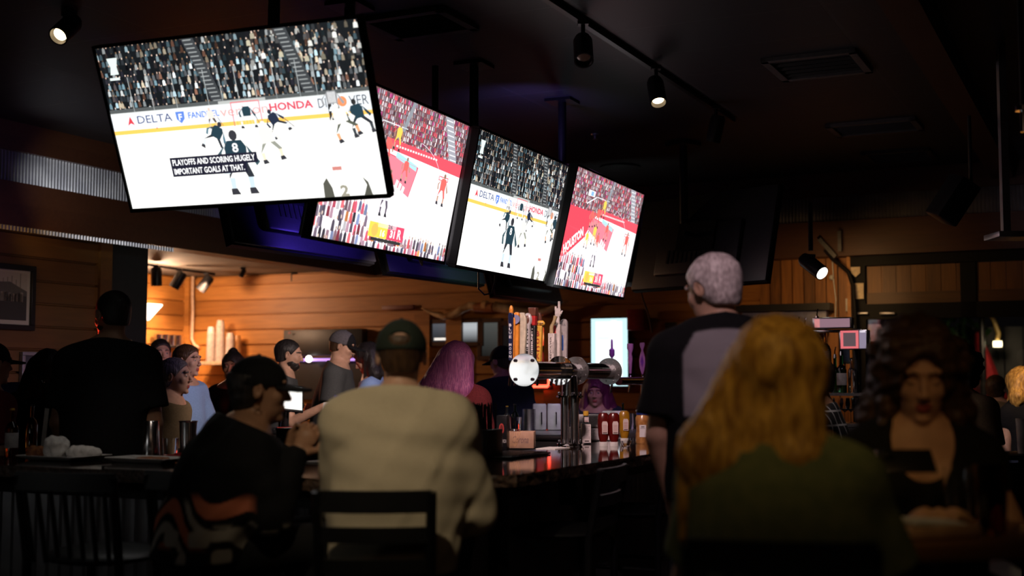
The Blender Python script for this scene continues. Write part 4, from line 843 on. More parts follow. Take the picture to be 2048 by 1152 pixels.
person('man in a dark cap cut off by the left edge', -14, 686, 7.0, 40, stool='the man at the left edge', seated=True, hair=('buzz', 'h_black'), cap_=('blackcloth', False), shirt=('maroon', 'tee'))
person('smiling woman with plum hair in violet light beyond the tap tower', 1192, 758, 10.3, 192, stool='the plum-haired woman', seated=True, nod=4, female=True, hair=('long', 'h_plum', .34, 1.2), shirt=('teal', 'jacket'), s=.95)
person('dark-haired person in a black and white plaid shirt behind the blonde woman', 1624, 716, 6.6, -70, stool='the person in plaid', seated=True, nod=12, skin='skin_t', hair=('short', 'h_black'), shirt=('plaid', 'tee'))
person('man with curly black hair and a grey-brown shirt behind the woman with the phone', 1925, 705, 7.8, 60, stool='the man with curly black hair', seated=True, nod=10, skin='skin_t', hair=('curly', 'h_black', .1), shirt=('brownshirt', 'tee'), girth=1.1)
person('person in a grey shirt on the patio left of the blonde guest', 1992, 752, 11.5, 40, stool='the patio guest in grey', seated=True, hair=('short', 'h_brown'), shirt=('brownshirt', 'tee'))
person('blonde guest in a black sleeveless top at the right edge', 2040, 742, 10.2, -20, stool='the blonde guest at the right edge', seated=True, female=True, hair=('wavy', 'h_blonde', .2, 1.1), shirt=('blackcloth', 'top'))
person('guest in a dark shirt just beyond the door post, face lit amber', 1737, 728, 13.8, 300, stool='the guest beyond the door post', seated=True, hair=('short', 'h_brown'), shirt=('blackcloth', 'tee'))
# ================================================================== the bar
M['granite'] = pmat('polished_dark_granite', (.03, .018, .012), .07, col2=(.012, .009, .008), scale=70, coat=.5, detail=8)
M['granite_edge'] = pmat('chiselled_granite_edge', (.14, .085, .06), .45, col2=(.03, .02, .016), scale=60, bump=.8, detail=8)
BO, FO, BI = -2.2, 4.05, .72                     # outer right edge, outer front edge, depth of the top
BLX, BAK = -5.45, 9.25
BZ = 1.07
def bar_outline(off):
    return [(BLX+off, BAK), (BLX+off, FO+off), (BO-.55-off*.4, FO+off), (BO-off, FO+.5+off*.4), (BO-off, BAK)]
top = MB(); o_ = bar_outline(0); i_ = bar_outline(BI)
# rough edge: subdivide the outer outline and jitter it
def subdiv(pl, step, jit, r):
    out = []
    for p, q in zip(pl, pl[1:]):
        n = max(1, int(math.dist(p, q)/step))
        for k in range(n): t = k/n; out.append((p[0]+(q[0]-p[0])*t+r.uniform(-jit, jit), p[1]+(q[1]-p[1])*t+r.uniform(-jit, jit)))
    return out+[pl[-1]]
rj = random.Random(2); oo = subdiv(o_, .04, .006, rj); bm = top.bm
def strip(bm, A_, B_, mi):
    for k in range(len(A_)-1):
        f = bm.faces.new((A_[k], A_[k+1], B_[k+1], B_[k])); f.material_index = mi
ii = [];
# matching inner points: project index fraction
def resample(pl, n, fr): 
    L_ = [0]
    for p, q in zip(pl, pl[1:]): L_.append(L_[-1]+math.dist(p, q))
    out = []
    for f in fr:
        for k in range(len(pl)-1):
            if f <= (k+1) or k == len(pl)-2: t = f-k; out.append((pl[k][0]+(pl[k+1][0]-pl[k][0])*t, pl[k][1]+(pl[k+1][1]-pl[k][1])*t)); break
    return out
fr = []
for si, (p, q) in enumerate(zip(o_, o_[1:])):
    n = max(1, int(math.dist(p, q)/.04)); fr += [si+k/n for k in range(n)]
fr.append(len(o_)-1); inn = resample(i_, len(oo), fr)
vt_o = [bm.verts.new((x, y, 0)) for x, y in oo]; vt_i = [bm.verts.new((x, y, 0)) for x, y in inn]
lv = []
for dz, dj in ((-.012, .004), (-.03, .007), (-.05, .004)): lv.append([bm.verts.new((x+rj.uniform(-dj, dj), y+rj.uniform(-dj, dj), dz+rj.uniform(-.003, .003))) for x, y in oo])
vb_i = [bm.verts.new((x, y, -.05)) for x, y in inn]
strip(bm, vt_o, vt_i, 0); strip(bm, vt_o, lv[0], 1); strip(bm, lv[0], lv[1], 1); strip(bm, lv[1], lv[2], 1); strip(bm, vb_i, lv[2], 1); strip(bm, vt_i, vb_i, 0)
for e in (0, -1): bm.faces.new((vt_o[e], lv[0][e], lv[1][e], lv[2][e], vb_i[e], vt_i[e]))
o = top.build('granite_worktop', [M['granite'], M['granite_edge']], None, (0, 0, BZ), ROOM_RZ, smooth=False); tag(o, 'long U-shaped polished dark granite bar top with a chiselled edge', 'worktop')
bt = thing('bar_counter', 'bar counter front clad in corrugated metal with black posts, under the granite top', 'bar counter', (0, 0, 0), ROOM_RZ)
cb = MB(); ins = .28; ol = bar_outline(ins); il = bar_outline(ins+.12)
for z0, z1, w in ((0, .15, .0), (.92, BZ-.051, .0)):
    for (p, q), (r_, s_) in zip(zip(ol, ol[1:]), zip(il, il[1:])): cb.prism([p, q, s_, r_], z0, z1)
for (p, q), (r_, s_) in zip(zip(ol, ol[1:]), zip(il, il[1:])):
    m = lambda u, v, t: (u[0]+(v[0]-u[0])*t, u[1]+(v[1]-u[1])*t); cb.prism([m(p, r_, .3), m(q, s_, .3), s_, r_], .15, .92)
cb.build('carcass', M['black'], bt, smooth=False)
cf = MB()
for p, q in zip(ol, ol[1:]):
    L_ = math.dist(p, q); n = int(L_/.019); d = ((q[0]-p[0])/L_, (q[1]-p[1])/L_); nn = (-d[1], d[0]) ; a_, b_ = [], []
    for k in range(n+1):
        x = k*L_/n; w = .009*math.sin(x/.076*2*PI)+.012; X, Y_ = p[0]+d[0]*x+nn[0]*w, p[1]+d[1]*x+nn[1]*w
        a_.append(cf.bm.verts.new((X, Y_, .15))); b_.append(cf.bm.verts.new((X, Y_, .92)))
    for k in range(n): cf.bm.faces.new((a_[k], a_[k+1], b_[k+1], b_[k]))
cf.build('corrugated_cladding', M['galv'], bt)
for k, (b, a) in enumerate(((BO-ins, 5.9), (BO-ins, 7.4), (BO-ins, 4.9), (-3.6, FO+ins), (-5.0, FO+ins))):
    MB().box((b+(.02 if k < 3 else 0), a-(.02 if k > 2 else 0), .55), (.07, .07, 1.0-.1)).build('post', M['black'], bt, smooth=False)
fl_ = MB(); fl_.tube([(BO-.02, 4.9, .2), (BO-.02, 9.1, .2)], .02); 
for a in (5.1, 6.6, 8.1, 9.0): fl_.tube([(BO-.02, a, .2), (BO-ins, a, .2)], .012)
fl_.build('foot_rail', M['brushed'], bt)
MB().box((BO-.15, 5.45, .93), (.09, .1, .13), bev=.01).build('hook_plate', M['blackmetal'], bt)

sv = thing('service_counter', 'dark service counter with a pale edge inside the bar, carrying the bins and boxes', 'counter', R(-3.5, 8.45), ROOM_RZ)
MB().box((0, 0, .52), (1.05, 1.3, 1.04), bev=.005).build('cabinet_body', M['black'], sv); MB().box((0, 0, 1.055), (1.08, 1.34, .028), bev=.004).build('counter_top', M['brushed'], sv)
def bz(px, py, z=BZ): return atz(px, py, z)
# ------------------------------------------------------------------ tap tower
TWR = bz(1140, 893); TZ = 1.502 - BZ
def flange(mb, c, axis, r, th=.012, bolts=6, br=.007, rb=.78, face=1):
    c = Vector(c); axis = Vector(axis).normalized(); mb.cyl(c-axis*th/2, c+axis*th/2, r, r, 36); q = axis.to_track_quat('Z', 'Y').to_matrix()
    for k in range(bolts):
        a = 2*PI*(k+.5)/bolts; p = c+q @ Vector((math.cos(a)*r*rb, math.sin(a)*r*rb, 0)); mb.cyl(p-axis*(th/2+.006), p+axis*(th/2+.006), br, br, 8)
tt = thing('tap_tower', 'polished steel T-shaped beer tap tower standing on the granite bar', 'beer tap tower', TWR, ROOM_RZ)
cm = MB()
for dx in (-.03, .03): cm.cyl((dx, .0, .004), (dx, .0, .29), .024, .024, 24)
cm.cyl((0, 0, .28), (0, 0, TZ-.03), .05, .042, 28); 
cm.build('column', pmat('satin_steel', (.78, .78, .8), .2, metal=1, scale=3), tt)
for z in (.012, .285):
    mb = MB(); mb.cyl((0, 0, z-.005), (0, 0, z+.005), .078, .078, 32)
    for k in range(4): a = PI/4+k*PI/2; mb.cyl((.066*math.cos(a), .066*math.sin(a), z-.012), (.066*math.cos(a), .066*math.sin(a), z+.016), .007, .007, 8); mb.ball((.066*math.cos(a), .066*math.sin(a), z+.018), .009)
    mb.build('flange_ring', M['chrome'], tt)
pm = MB(); pm.cyl((0, -.60, TZ), (0, .61, TZ), .048, .048, 32); pm.build('tap_pipe', M['steel'], tt)
for y, r in ((-.605, .087), (-.14, .082), (.09, .082), (.615, .082)):
    mb = MB(); flange(mb, (0, y, TZ), (0, 1, 0), r, .012, 4 if y < -.5 else 8); mb.build('end_plate' if abs(y) > .5 else 'coupling_plate', M['chrome' if y < 0 else 'brushed'], tt)
M['bolt'] = pmat('dark_bolt', (.03, .02, .03), .4, metal=.5)
for sx in (-1, 1):
    for sz in (-1, 1): mb = MB(); mb.cyl((sx*.05, -.612, TZ+sz*.05), (sx*.05, -.62, TZ+sz*.05), .0085, .0085, 12); mb.build('bolt', M['bolt'], tt)
HC = {k: pmat('handle_'+k, c, .35, coat=.3) for k, c in dict(navy=(.01, .015, .06), orange=(.8, .3, .04), cream=(.6, .55, .42), silver=(.45, .42, .42), brown=(.14, .05, .03), red=(.5, .03, .03), yellow=(.8, .45, .06), white=(.72, .66, .62), blue=(.03, .1, .35), black=(.02, .02, .02), purple=(.35, .1, .45), pink=(.7, .35, .5), steelblue=(.25, .27, .45), bone=(.5, .38, .2)).items()}
HANDLE_GROUP = 'branded tap handles on the tap tower'
def tap(t, label, kind, text=None, tcol=(.9, .9, .9), h=.27, side=-1, tower=TWR, pz=TZ, off=.1):
    """faucet with its handle, T along the pipe"""
    base = tower + Vector((0, 0, pz)) + AX*t
    f = thing('beer_tap', label, 'beer tap', base, ROOM_RZ, HANDLE_GROUP)
    s = side; mb = MB(); mb.cyl((s*.045, 0, 0), (s*off, 0, 0), .011, .011, 14); mb.cyl((s*off, 0, .03), (s*off, 0, -.02), .014, .012, 14); mb.cyl((s*off, 0, -.02), (s*(off+.012), 0, -.085), .009, .007, 12); mb.cyl((s*off, 0, .03), (s*off, 0, .05), .008, .01, 10)
    mb.build('faucet', M['chrome'], f)
    x = s*off; z = .05; parts = []
    def P(name, mat, pr, dep, zoff=0, y=0):  # outline in x-z, extruded along y
        mb = MB(); mb.prism(pr, -dep/2, dep/2, Matrix.Translation((x, y, z+zoff)) @ Matrix.Rotation(PI/2, 4, 'X')); return mb.build(name, HC[mat], f, bevel=.003)
    def taper(w0, w1, hh, top='flat'):
        L_ = [(-w0/2, 0), (w0/2, 0), (w1/2, hh-(w1/2 if top == 'round' else 0))]
        if top == 'round': L_ += [(w1/2*math.cos(a), hh-w1/2+w1/2*math.sin(a)) for a in np.linspace(.3, PI-.3, 7)]
        return L_+[(-w1/2, hh-(w1/2 if top == 'round' else 0))]
    tw = .02
    if kind == 'moon': P('handle', 'navy', taper(.022, .03, h-.03, 'round'), .022); P('edge_band', 'orange', taper(.03, .042, h-.05, 'round'), .012, 0, .006); mb = MB(); mb.ball((x, 0, z+h-.02), (.012, .012, .028)); mb.build('finial', HC['orange'], f)
    elif kind == 'disc': P('handle', 'orange', taper(.024, .03, h-.02, 'round'), .024); mb = MB(); mb.cyl((x, -.012, z+h-.06), (x, -.022, z+h-.06), .026, .026, 24); mb.build('badge', HC['steelblue'], f)
    elif kind == 'paddle': P('handle', 'cream', [(-.012, 0), (.012, 0), (.022, .12), (.024, h-.03), (.01, h), (-.012, h), (-.02, h-.05), (-.022, .12)], .02)
    elif kind == 'oval': P('handle', 'silver', taper(.024, .03, h-.05), .022); mb = MB(); mb.ball((x, 0, z+h-.04), (.026, .014, .038)); mb.build('badge', HC['silver'], f); P('stripe', 'black', taper(.014, .014, h-.09), .026); mb = MB(); mb.ball((x, -.009, z+h-.04), (.014, .008, .024)); mb.build('emblem', HC['brown'], f)
    elif kind == 'community': P('handle', 'black', taper(.028, .034, h-.1), .028); P('upper_block', 'red', taper(.036, .04, .08), .034, h-.1); P('top_block', 'brown', taper(.044, .046, .045), .04, h-.045)
    elif kind == 'bock': P('handle', 'yellow', taper(.03, .045, h-.07), .026); mb = MB(); mb.ball((x, 0, z+h-.055), (.038, .015, .02)); mb.build('badge', HC['yellow'], f); P('crest', 'brown', [(-.02, 0), (.02, 0), (.014, .03), (.008, .045), (-.008, .045), (-.014, .03)], .02, h-.04)
    elif kind == 'barrel': P('handle', 'white', taper(.036, .04, h-.1), .036); mb = MB(); mb.tube([(x-.006, 0, z+h-.1), (x-.004, 0, z+h-.06), (x+.012, 0, z+h-.03), (x+.022, 0, z+h)], [.012, .011, .009, .012], 10); mb.build('finial', HC['bone'], f)
    elif kind == 'hand':
        P('handle', 'white', taper(.034, .036, h-.04), .03); P('side_band', 'red', taper(.018, .018, h-.045), .034, 0, .0).location.x = -.014; mb = MB(); c = Vector((x, 0, z+h)); mb.box(c+Vector((0, 0, .03)), (.036, .016, .05), bev=.006); mb.cyl(c+Vector((0, 0, -.045)), c+Vector((0, 0, .01)), .012, .011)
        mb.cyl(c+Vector((.008, 0, .05)), c+Vector((.008, 0, .095)), .008, .007); mb.cyl(c+Vector((-.014, 0, .045)), c+Vector((-.014, 0, .065)), .007, .006); mb.cyl(c+Vector((.018, 0, .02)), c+Vector((.028, 0, .04)), .006, .005); mb.build('hand_finial', HC['white'], f)
    elif kind == 'tap_round': P('handle', 'silver', taper(.036, .045, h, 'round'), .02); P('label_panel', 'blue', taper(.02, .022, .09), .024, .07).location.x = -.01
    elif kind == 'goblet': mb = MB(); mb.lathe([(0.001, 0), (.008, .01), (.006, .05), (.012, .1), (.006, .12), (.02, .14), (.02, .18), (.008, .19), (.007, .25), (0, .26)], (x, 0, z)); mb.build('handle', HC['purple'], f)
    elif kind == 'crown': mb = MB(); mb.lathe([(0.001, 0), (.009, .01), (.012, .06), (.018, .12), (.012, .16), (.024, .2), (.024, .235), (0, .235)], (x, 0, z)); mb.build('handle', HC['pink'], f)
    elif kind == 'lens': P('handle', 'pink', [(-.004, 0), (.004, 0), (.014, .03), (.022, .06), (.026, .1), (.022, .135), (.012, .17), (.006, .19), (.02, .23), (.018, .25), (-.018, .25), (-.02, .23), (-.006, .19), (-.012, .17), (-.022, .135), (-.026, .1), (-.022, .06), (-.014, .03)], .014); P('inner_panel', 'purple', [(0, .05), (.014, .1), (0, .16), (-.014, .1)], .018)
    if text:
        C = Canvas(); n = len(text); 
        if kind in ('bock', 'moon', 'oval'):   # stacked letters
            hh = (h-.1)/max(n, 4)
            for k, ch in enumerate(text):
                if ch != ' ': C.text(ch, -.007 if kind != 'bock' else -.01, (h-.085)-hh*(k+1), .014 if kind != 'bock' else .02, hh*.72, tcol, bold=.02)
            if kind == 'bock': C.text('Shiner', -.034, h-.064, .068, .018, (.12, .05, .02), bold=.02)
        elif kind == 'barrel': C.text(text, .003, .02, h-.14, .011, tcol, rot=PI/2, bold=.02); C.text('BREWING', .016, .05, h-.2, .006, tcol, rot=PI/2)
        elif kind == 'community': C.text(text, .005, .02, h-.13, .012, tcol, rot=PI/2, bold=.02)
        elif kind == 'hand': C.text(text, .012, .05, h-.12, .01, tcol, rot=PI/2, bold=.02)
        else: C.text(text, -.015, h-.04, .03, .012, tcol)
        C.build('lettering', M['print'], f, 1, .0004, (x, {'moon': -.0125, 'oval': -.0145, 'community': -.0155, 'bock': -.0158, 'barrel': -.0195, 'hand': -.0165, 'tap_round': -.0115}.get(kind, -.015), z))
    return f
for t_, lab, k, tx, tc, h in ((-.56, 'navy tap handle with orange edges reading BLUE MOON, leftmost on the tower', 'moon', 'BLUE MOON', (.85, .85, .85), .29), (-.49, 'orange tap handle with a blue-grey round badge', 'disc', None, None, .285), (-.42, 'cream paddle-shaped tap handle', 'paddle', None, None, .265),
    (-.35, 'silver tap handle with an oval badge and stacked white letters', 'oval', 'LOUBIC I', (.8, .8, .8), .27), (-.28, 'black tap handle with red and brown blocks reading COMMUNITY', 'community', 'COMMUNITY', (.85, .8, .8), .30), (-.205, 'yellow tap handle with a crest reading Shiner BOCK', 'bock', 'BOCK', (.45, .03, .02), .27),
    (-.02, 'white square tap handle with a carved bone finial reading REVOLVER', 'barrel', 'REVOLVER', (.08, .05, .05), .265), (.06, 'red and white tap handle topped by a raised white hand', 'hand', None, (.4, .05, .05), .26), (.15, 'silver round-topped tap handle with a blue panel', 'tap_round', 'TUL', (.1, .1, .12), .255)):
    tap(t_, lab, k, tx, tc, h)
# second, violet-lit tower beyond
T2 = bz(1262, 862); T2.z = BZ
t2 = thing('tap_tower', 'slim violet-lit tap rail further along the bar, beyond the tall tower', 'beer tap tower', T2, ROOM_RZ)
MB().cyl((0, -.25, .37), (0, .75, .37), .03, .03, 24).build('tap_pipe', M['steel'], t2); mb = MB(); mb.cyl((0, .3, .0), (0, .3, .36), .03, .03); mb.cyl((0, .3, 0), (0, .3, .012), .06, .06, 28); mb.build('column', M['steel'], t2)
for t_, lab, k in ((-.2, 'black and violet tap handle shaped like a goblet in front of the bright screen', 'goblet'), (.18, 'pink crown-topped tap handle on the violet-lit rail', 'crown'), (.45, 'pink lens-shaped tap handle, rightmost on the violet-lit rail', 'lens')): tap(t_, lab, k, tower=T2, pz=.37, off=.07)
# ================================================================== things on the bar
def lathe_obj(name, prof, mat, parent=None, loc=(0, 0, 0), seg=28, rz=0): return MB().lathe(prof, seg=seg).build(name, mat, parent, loc, rz)
M['amber'] = glass('amber_glass', (.35, .12, .02)); M['green_glass'] = glass('green_glass', (.02, .16, .05)); M['ketchup'] = pmat('ketchup_red', (.10, .005, .004), .25, coat=.3); M['mustard'] = pmat('mustard_yellow', (.36, .17, .01), .3, coat=.3)
M['redplastic'] = pmat('red_plastic', (.35, .02, .02), .35); M['foam'] = pmat('white_foam', (.72, .68, .7), .6, scale=80, bump=.1); M['label'] = pmat('paper_label', (.6, .56, .55), .6); M['tan'] = pmat('tan_cardboard', (.5, .3, .2), .7, scale=14, bump=.1)
M['frost'] = pmat('frosted_acrylic', (.55, .58, .55), .35, scale=10, col2=(.4, .43, .42)); M['food'] = pmat('fried_food', (.4, .15, .04), .6, scale=60, bump=.5, col2=(.2, .06, .02)); M['cap_yellow'] = pmat('yellow_cap', (.75, .42, .05), .35); M['bluelid'] = pmat('blue_lid', (.02, .04, .25), .4)
M['pickle'] = pmat('pickled_peppers', (.45, .22, .07), .3, scale=25, col2=(.25, .1, .03), coat=.6)
M['satin'] = pmat('satin_tin', (.75, .74, .76), .2, metal=1, scale=3)
def shaker(px, py, lab, hgt=.178, r0=.046, r1=.034, inv=True):
    p = bz(px, py); prof = [(0, 0), (r0, 0), (r0+.001, .004), (r1+.001, hgt-.004), (r1-.002, hgt), (0, hgt)] if inv else [(0, 0), (r1, 0), (r0, hgt), (r0-.002, hgt), (r1-.003, .006), (0, .006)]
    t = thing('cocktail_shaker', lab, 'shaker', p); lathe_obj('tin', prof, M['satin'], t); MB().lathe([(r0+.0015, 0), (r0+.003, .003), (r0+.0015, .006)]).build('rim', M['chrome'], t, (0, 0, 0 if inv else hgt-.006)); return t
shaker(301, 914, 'upturned steel cocktail shaker tin on the bar, left of the tumbler')
shaker(375, 912, 'open steel mixing tin right of the tumbler, black bands at its mouth', .175, .044, .036, False)
def tumbler(px, py, lab, h=.09, r=.042, cat='glass', z=BZ, mat='glass'):
    p = bz(px, py, z); t = lathe_obj('drinking_glass', [(0, 0), (r*.82, 0), (r*.85, .004), (r, h), (r-.003, h), (r*.8, .012), (0, .012)], M[mat], None, p); return tag(t, lab, cat)
tumbler(340, 913, 'short clear tumbler between the two steel shaker tins')
# plates, napkins, food
def plate(px, py, lab, w, d, rz):
    p = bz(px, py); mb = MB(); s = lambda k: [(-w/2*k, -d/2*k), (w/2*k, -d/2*k), (w/2*k, d/2*k), (-w/2*k, d/2*k)]
    bm = mb.bm; rings = [[bm.verts.new((x, y, z)) for x, y in s(k)] for k, z in ((.7, .002), (1, .022), (.99, .026), (.68, .008))]
    bm.faces.new(rings[0][::-1]); bm.faces.new(rings[3])
    for A_, B_ in zip(rings, rings[1:]):
        for k in range(4): bm.faces.new((A_[k], A_[(k+1) % 4], B_[(k+1) % 4], B_[k]))
    o = mb.build('plate', M['white'], None, p, rz, bevel=.004); return tag(o, lab, 'plate')
plate(128, 920, 'square white plate heaped with crumpled napkins', .36, .26, ROOM_RZ); plate(298, 925, 'square white plate of leftovers beside the napkin-heaped plate', .36, .2, ROOM_RZ)
def blob(name, lab, cat, p, r, mat, seed, amp, fr, st=.006):
    F = Field(*[np.arange(-r[i]*1.35-.02, r[i]*1.35+.02, st) for i in range(2)], np.arange(-.01, r[2]*1.5+.03, st)); F.ell((0, 0, r[2]*.55), np.array(r)*np.array((1, 1, .9)), 0); q = random.Random(seed)
    for _ in range(9): F.ell((q.uniform(-.7, .7)*r[0], q.uniform(-.6, .6)*r[1], r[2]*q.uniform(.4, 1.1)), [r[2]*q.uniform(.3, .55)]*3, .008)
    F.wrinkle(amp, fr, seed, n=9); F.plane((0, 0, .0), (0, 0, -1)); v, f = F.mesh(); o = mesh_obj(name, v, f, [mat]); o.location = p; return tag(o, lab, cat)
p = bz(112, 920)+Vector((0, 0, .012)); blob('crumpled_napkin', 'larger crumpled white napkin on the left plate', 'napkin', p+Vector((-.0, 0, 0)), (.06, .05, .068), M['paper'], 3, .006, 90)
blob('crumpled_napkin', 'lower crumpled white napkin at the right of the heap', 'napkin', p+Vector((.14, -.02, 0)), (.085, .05, .04), M['paper'], 8, .006, 90)
blob('fried_snack', 'brown fried food beside the crumpled napkins', 'food', p+Vector((-.1, .03, 0)), (.045, .04, .036), M['food'], 5, .004, 150)
blob('leftover_food', 'orange leftover scraps on the second plate', 'food', bz(305, 925)+Vector((0, 0, .01)), (.08, .04, .012), M['food'], 7, .003, 120)
mb = MB(); mb.box((0, 0, .008), (.42, .3, .014), bev=.006); mb.box((0, 0, .018), (.36, .24, .008), bev=.003); tag(mb.build('serving_tray', M['redplastic'], None, bz(420, 917)+Vector((.02, .1, 0)), ROOM_RZ), 'flat red tray at the bar edge beside the mixing tin', 'tray')
t = thing('receipt_slip', 'tall white paper slip standing up left of the black t-shirt', 'receipt', bz(88, 908)); MB().box((0, 0, .12), (.022, .002, .23), rot=Euler((.1, .12, 0))).build('slip', M['paper'], t); MB().box((.008, -.003, .19), (.012, .001, .04), rot=Euler((.1, .12, 0))).build('printed_block', M['plastic'], t); MB().box((0, 0, .006), (.07, .05, .012), bev=.003).build('clip_base', M['plastic'], t)
def bottle(p, lab, h, r, mat, capm='black', label=True, name='bottle', cat='bottle', group=None, pour=False, neck=.3, lz=(.2, .5)):
    t = thing(name, lab, cat, p, 0, group); H_ = h*(1-.04)
    lathe_obj('glass_body', [(0, 0), (r*.92, 0), (r, .006), (r, h*(1-neck-.12)), (r*.72, h*(1-neck-.03)), (r*.34, h*(1-neck+.03)), (r*.32, H_), (r*.38, H_+.002), (r*.38, H_+.006), (0, H_+.006)], M[mat], t)
    if label: MB().lathe([(r+.0005, h*lz[0]), (r+.001, h*lz[0]+.001), (r+.001, h*lz[1]), (r+.0005, h*lz[1]+.001)]).build('paper_label', M['label'], t)
    if pour: mb = MB(); mb.cyl((0, 0, H_), (0, 0, H_+.03), r*.4, r*.3, 12); mb.tube([(0, 0, H_+.03), (0, 0, H_+.05), (.008, 0, H_+.085)], [.005, .0045, .004], 8); mb.build('pourer', M['chrome'], t)
    else: MB().cyl((0, 0, H_), (0, 0, h), r*.4, r*.38, 14).build('bottle_cap', M[capm], t)
    return t
bottle(bz(22, 915), 'brown beer bottle at the far left of the bar', .24, .031, 'amber', label=True, capm='cap_yellow')
bottle(bz(62, 905), 'dark bottle behind the paper slip', .25, .03, 'amber', label=False)
# centre: caddy, napkin box, mat
mp = thing('bar_mat', 'flat dark rubber bar mat under the napkin box', 'bar mat', bz(1020, 912), ROOM_RZ); MB().box((0, 0, .006), (.24, .46, .01), bev=.003).build('mat_base', M['black'], mp); mb = MB()
for k in range(11): mb.box((0, -.2+k*.04, .013), (.22, .012, .005))
mb.build('ribs', M['plastic'], mp)
p = bz(962, 916); ct = thing('straw_caddy', 'black bar caddy of straws beside the oatmeal sleeve', 'caddy', p, ROOM_RZ); mb = MB(); mb.box((0, 0, .07), (.16, .16, .14), bev=.006); mb.build('box', M['plastic'], ct)
mb = MB(); q = random.Random(3)
for k in range(46): x, y = q.uniform(-.065, .065), q.uniform(-.06, .06); mb.cyl((x, y, .1), (x+q.uniform(-.01, .01), y, .25+q.uniform(0, .02)), .003, .003, 6)
o = mb.build('straws', M['black'], ct); o['kind'] = 'stuff'
p = bz(1006, 902); bc = thing('menu_holder', 'black box with a red oval emblem reading BACARDI', 'menu holder', p, ROOM_RZ+.15); MB().box((0, 0, .095), (.058, .05, .19), bev=.003).build('box', M['plastic'], bc)
C = Canvas(); C.disc(0, .12, .014, .028, (.55, .06, .05), 20); C.up(); C.disc(0, .12, .009, .021, (.2, .02, .02), 16); C.up(); C.text('BACARDI', -.026, .045, .052, .018, (.85, .82, .8)); C.build('lettering', M['print'], bc, 1, .0003, (0, -.0258, 0))
p = bz(1042, 900); nb = thing('napkin_box', 'tan cardboard napkin box on the bar mat', 'box', p+Vector((0, 0, .012)), ROOM_RZ+.35); MB().box((0, 0, .045), (.15, .12, .09), bev=.004).build('box', M['tan'], nb); C = Canvas(); C.text('Corona', -.045, .028, .09, .038, (.2, .12, .12), skew=.2); C.build('lettering', M['print'], nb, 1, .0003, (0, -.061, 0)); mb = MB()
for k in range(7): mb.tube([(-.07+k*.012, -.063, .09), (-.068+k*.01, -.064, .05), (-.07+k*.008, -.063, .01)], .0012, 5)
mb.build('wicker_fray', pmat('straw_fibre', (.75, .45, .2), .6), nb)
o = tumbler(1031, 862, 'clear plastic cup standing on the tan napkin box', .075, .034, z=BZ+.103)
mb = MB(); mb.box((0, 0, .002), (.12, .2, .004)); tag(mb.build('coaster_pad', M['paper'], None, bz(1105, 897), ROOM_RZ, smooth=False), 'flat white paper lying by the foot of the tap tower', 'paper')
# two frosted acrylic bins on the far bar
for px, lb in ((1079, 'left one of two frosted acrylic bins with chrome handles'), (1108, 'right one of two frosted acrylic bins with chrome handles')):
    p = bz(px, 860, 1.07); t = thing('acrylic_bin', lb, 'bin', p, 0, 'frosted bins on the far bar'); MB().box((0, 0, .1), (.104, .12, .2), bev=.012).build('bin_body', M['frost'], t); mb = MB(); mb.tube([(.015, -.062, .04), (.015, -.078, .045), (.015, -.078, .135), (.015, -.062, .14)], .006, 8); mb.build('handle', M['chrome'], t)
p = bz(1058, 861); lathe_obj('x', [(0, 0), (.05, 0), (.05, .16), (0, .16)], M['brushed'], None, p); o = D.objects['x']; o.name = 'steel_canister'; tag(o, 'plain steel canister left of the frosted bins', 'canister')
bottle(bz(1030, 862), 'small bottle with a glowing lime label beyond the plastic cup', .2, .028, 'green_glass', label=False); bottle(bz(1014, 864), 'yellow-topped small bottle beyond the black menu box', .19, .026, 'black', capm='cap_yellow', label=False)
# hot sauce, ketchups, mustard, jar
p = bz(1172, 888); t = thing('sauce_bottle', 'white-labelled square bottle with a yellow cap right of the tower foot', 'bottle', p, .1); mb = MB(); mb.box((0, 0, .062), (.058, .045, .124), bev=.008); mb.cyl((0, 0, .12), (0, 0, .17), .016, .013); mb.build('bottle_body', M['black'], t)
MB().cyl((0, 0, .168), (0, 0, .195), .0165, .0165).build('bottle_cap', M['cap_yellow'], t); C = Canvas(); C.rect(-.026, .008, .026, .118, (.62, .56, .56)); C.rect(-.013, .13, .013, .16, (.6, .5, .5)); C.up(); q = random.Random(1)
for k in range(10): C.rect(-.022, .105-k*.008, .022-q.random()*.012, .107-k*.008, (.12, .08, .1))
C.rect(-.012, .014, .014, .022, (.08, .06, .06)); C.rect(-.009, .134, .01, .138, (.3, .1, .1)); C.build('paper_label', M['print'], t, 1, .0003, (0, -.0235, 0))
def squeeze(px, py, lab, mat, capm, lab_s=1.):
    t = thing('ketchup_bottle' if mat == 'ketchup' else 'mustard_bottle', lab, 'bottle', bz(px, py), .1); MB().lathe([(0, 0), (.021, 0), (.021, .024), (0, .024)], sx=1.2, sy=.8).build('flip_cap', M[capm], t)
    MB().lathe([(0, .024), (.02, .024), (.024, .035), (.03, .06), (.032, .1), (.033, .15), (.03, .178), (.02, .19), (0, .192)], sx=1.02, sy=.72).build('bottle_body', M[mat], t)
    C = Canvas(); a = lab_s; C.poly([(-.016, .07), (.016, .07), (.017, .13), (.012, .142), (-.012, .142), (-.017, .13)], (.62, .5, .48)); C.up()
    for k in range(5): C.rect(-.012, .118-k*.008, .012, .1205-k*.008, (.35, .12, .1))
    C.rect(-.012, .073, .013, .08, (.15, .08, .08)); C.build('paper_label', M['print'], t, 1, .0003, (.004, -.0262, 0)); return t
squeeze(1207, 892, 'left of two upside-down red ketchup bottles with white caps', 'ketchup', 'white'); squeeze(1228, 892, 'right of two upside-down red ketchup bottles with white caps', 'ketchup', 'white')
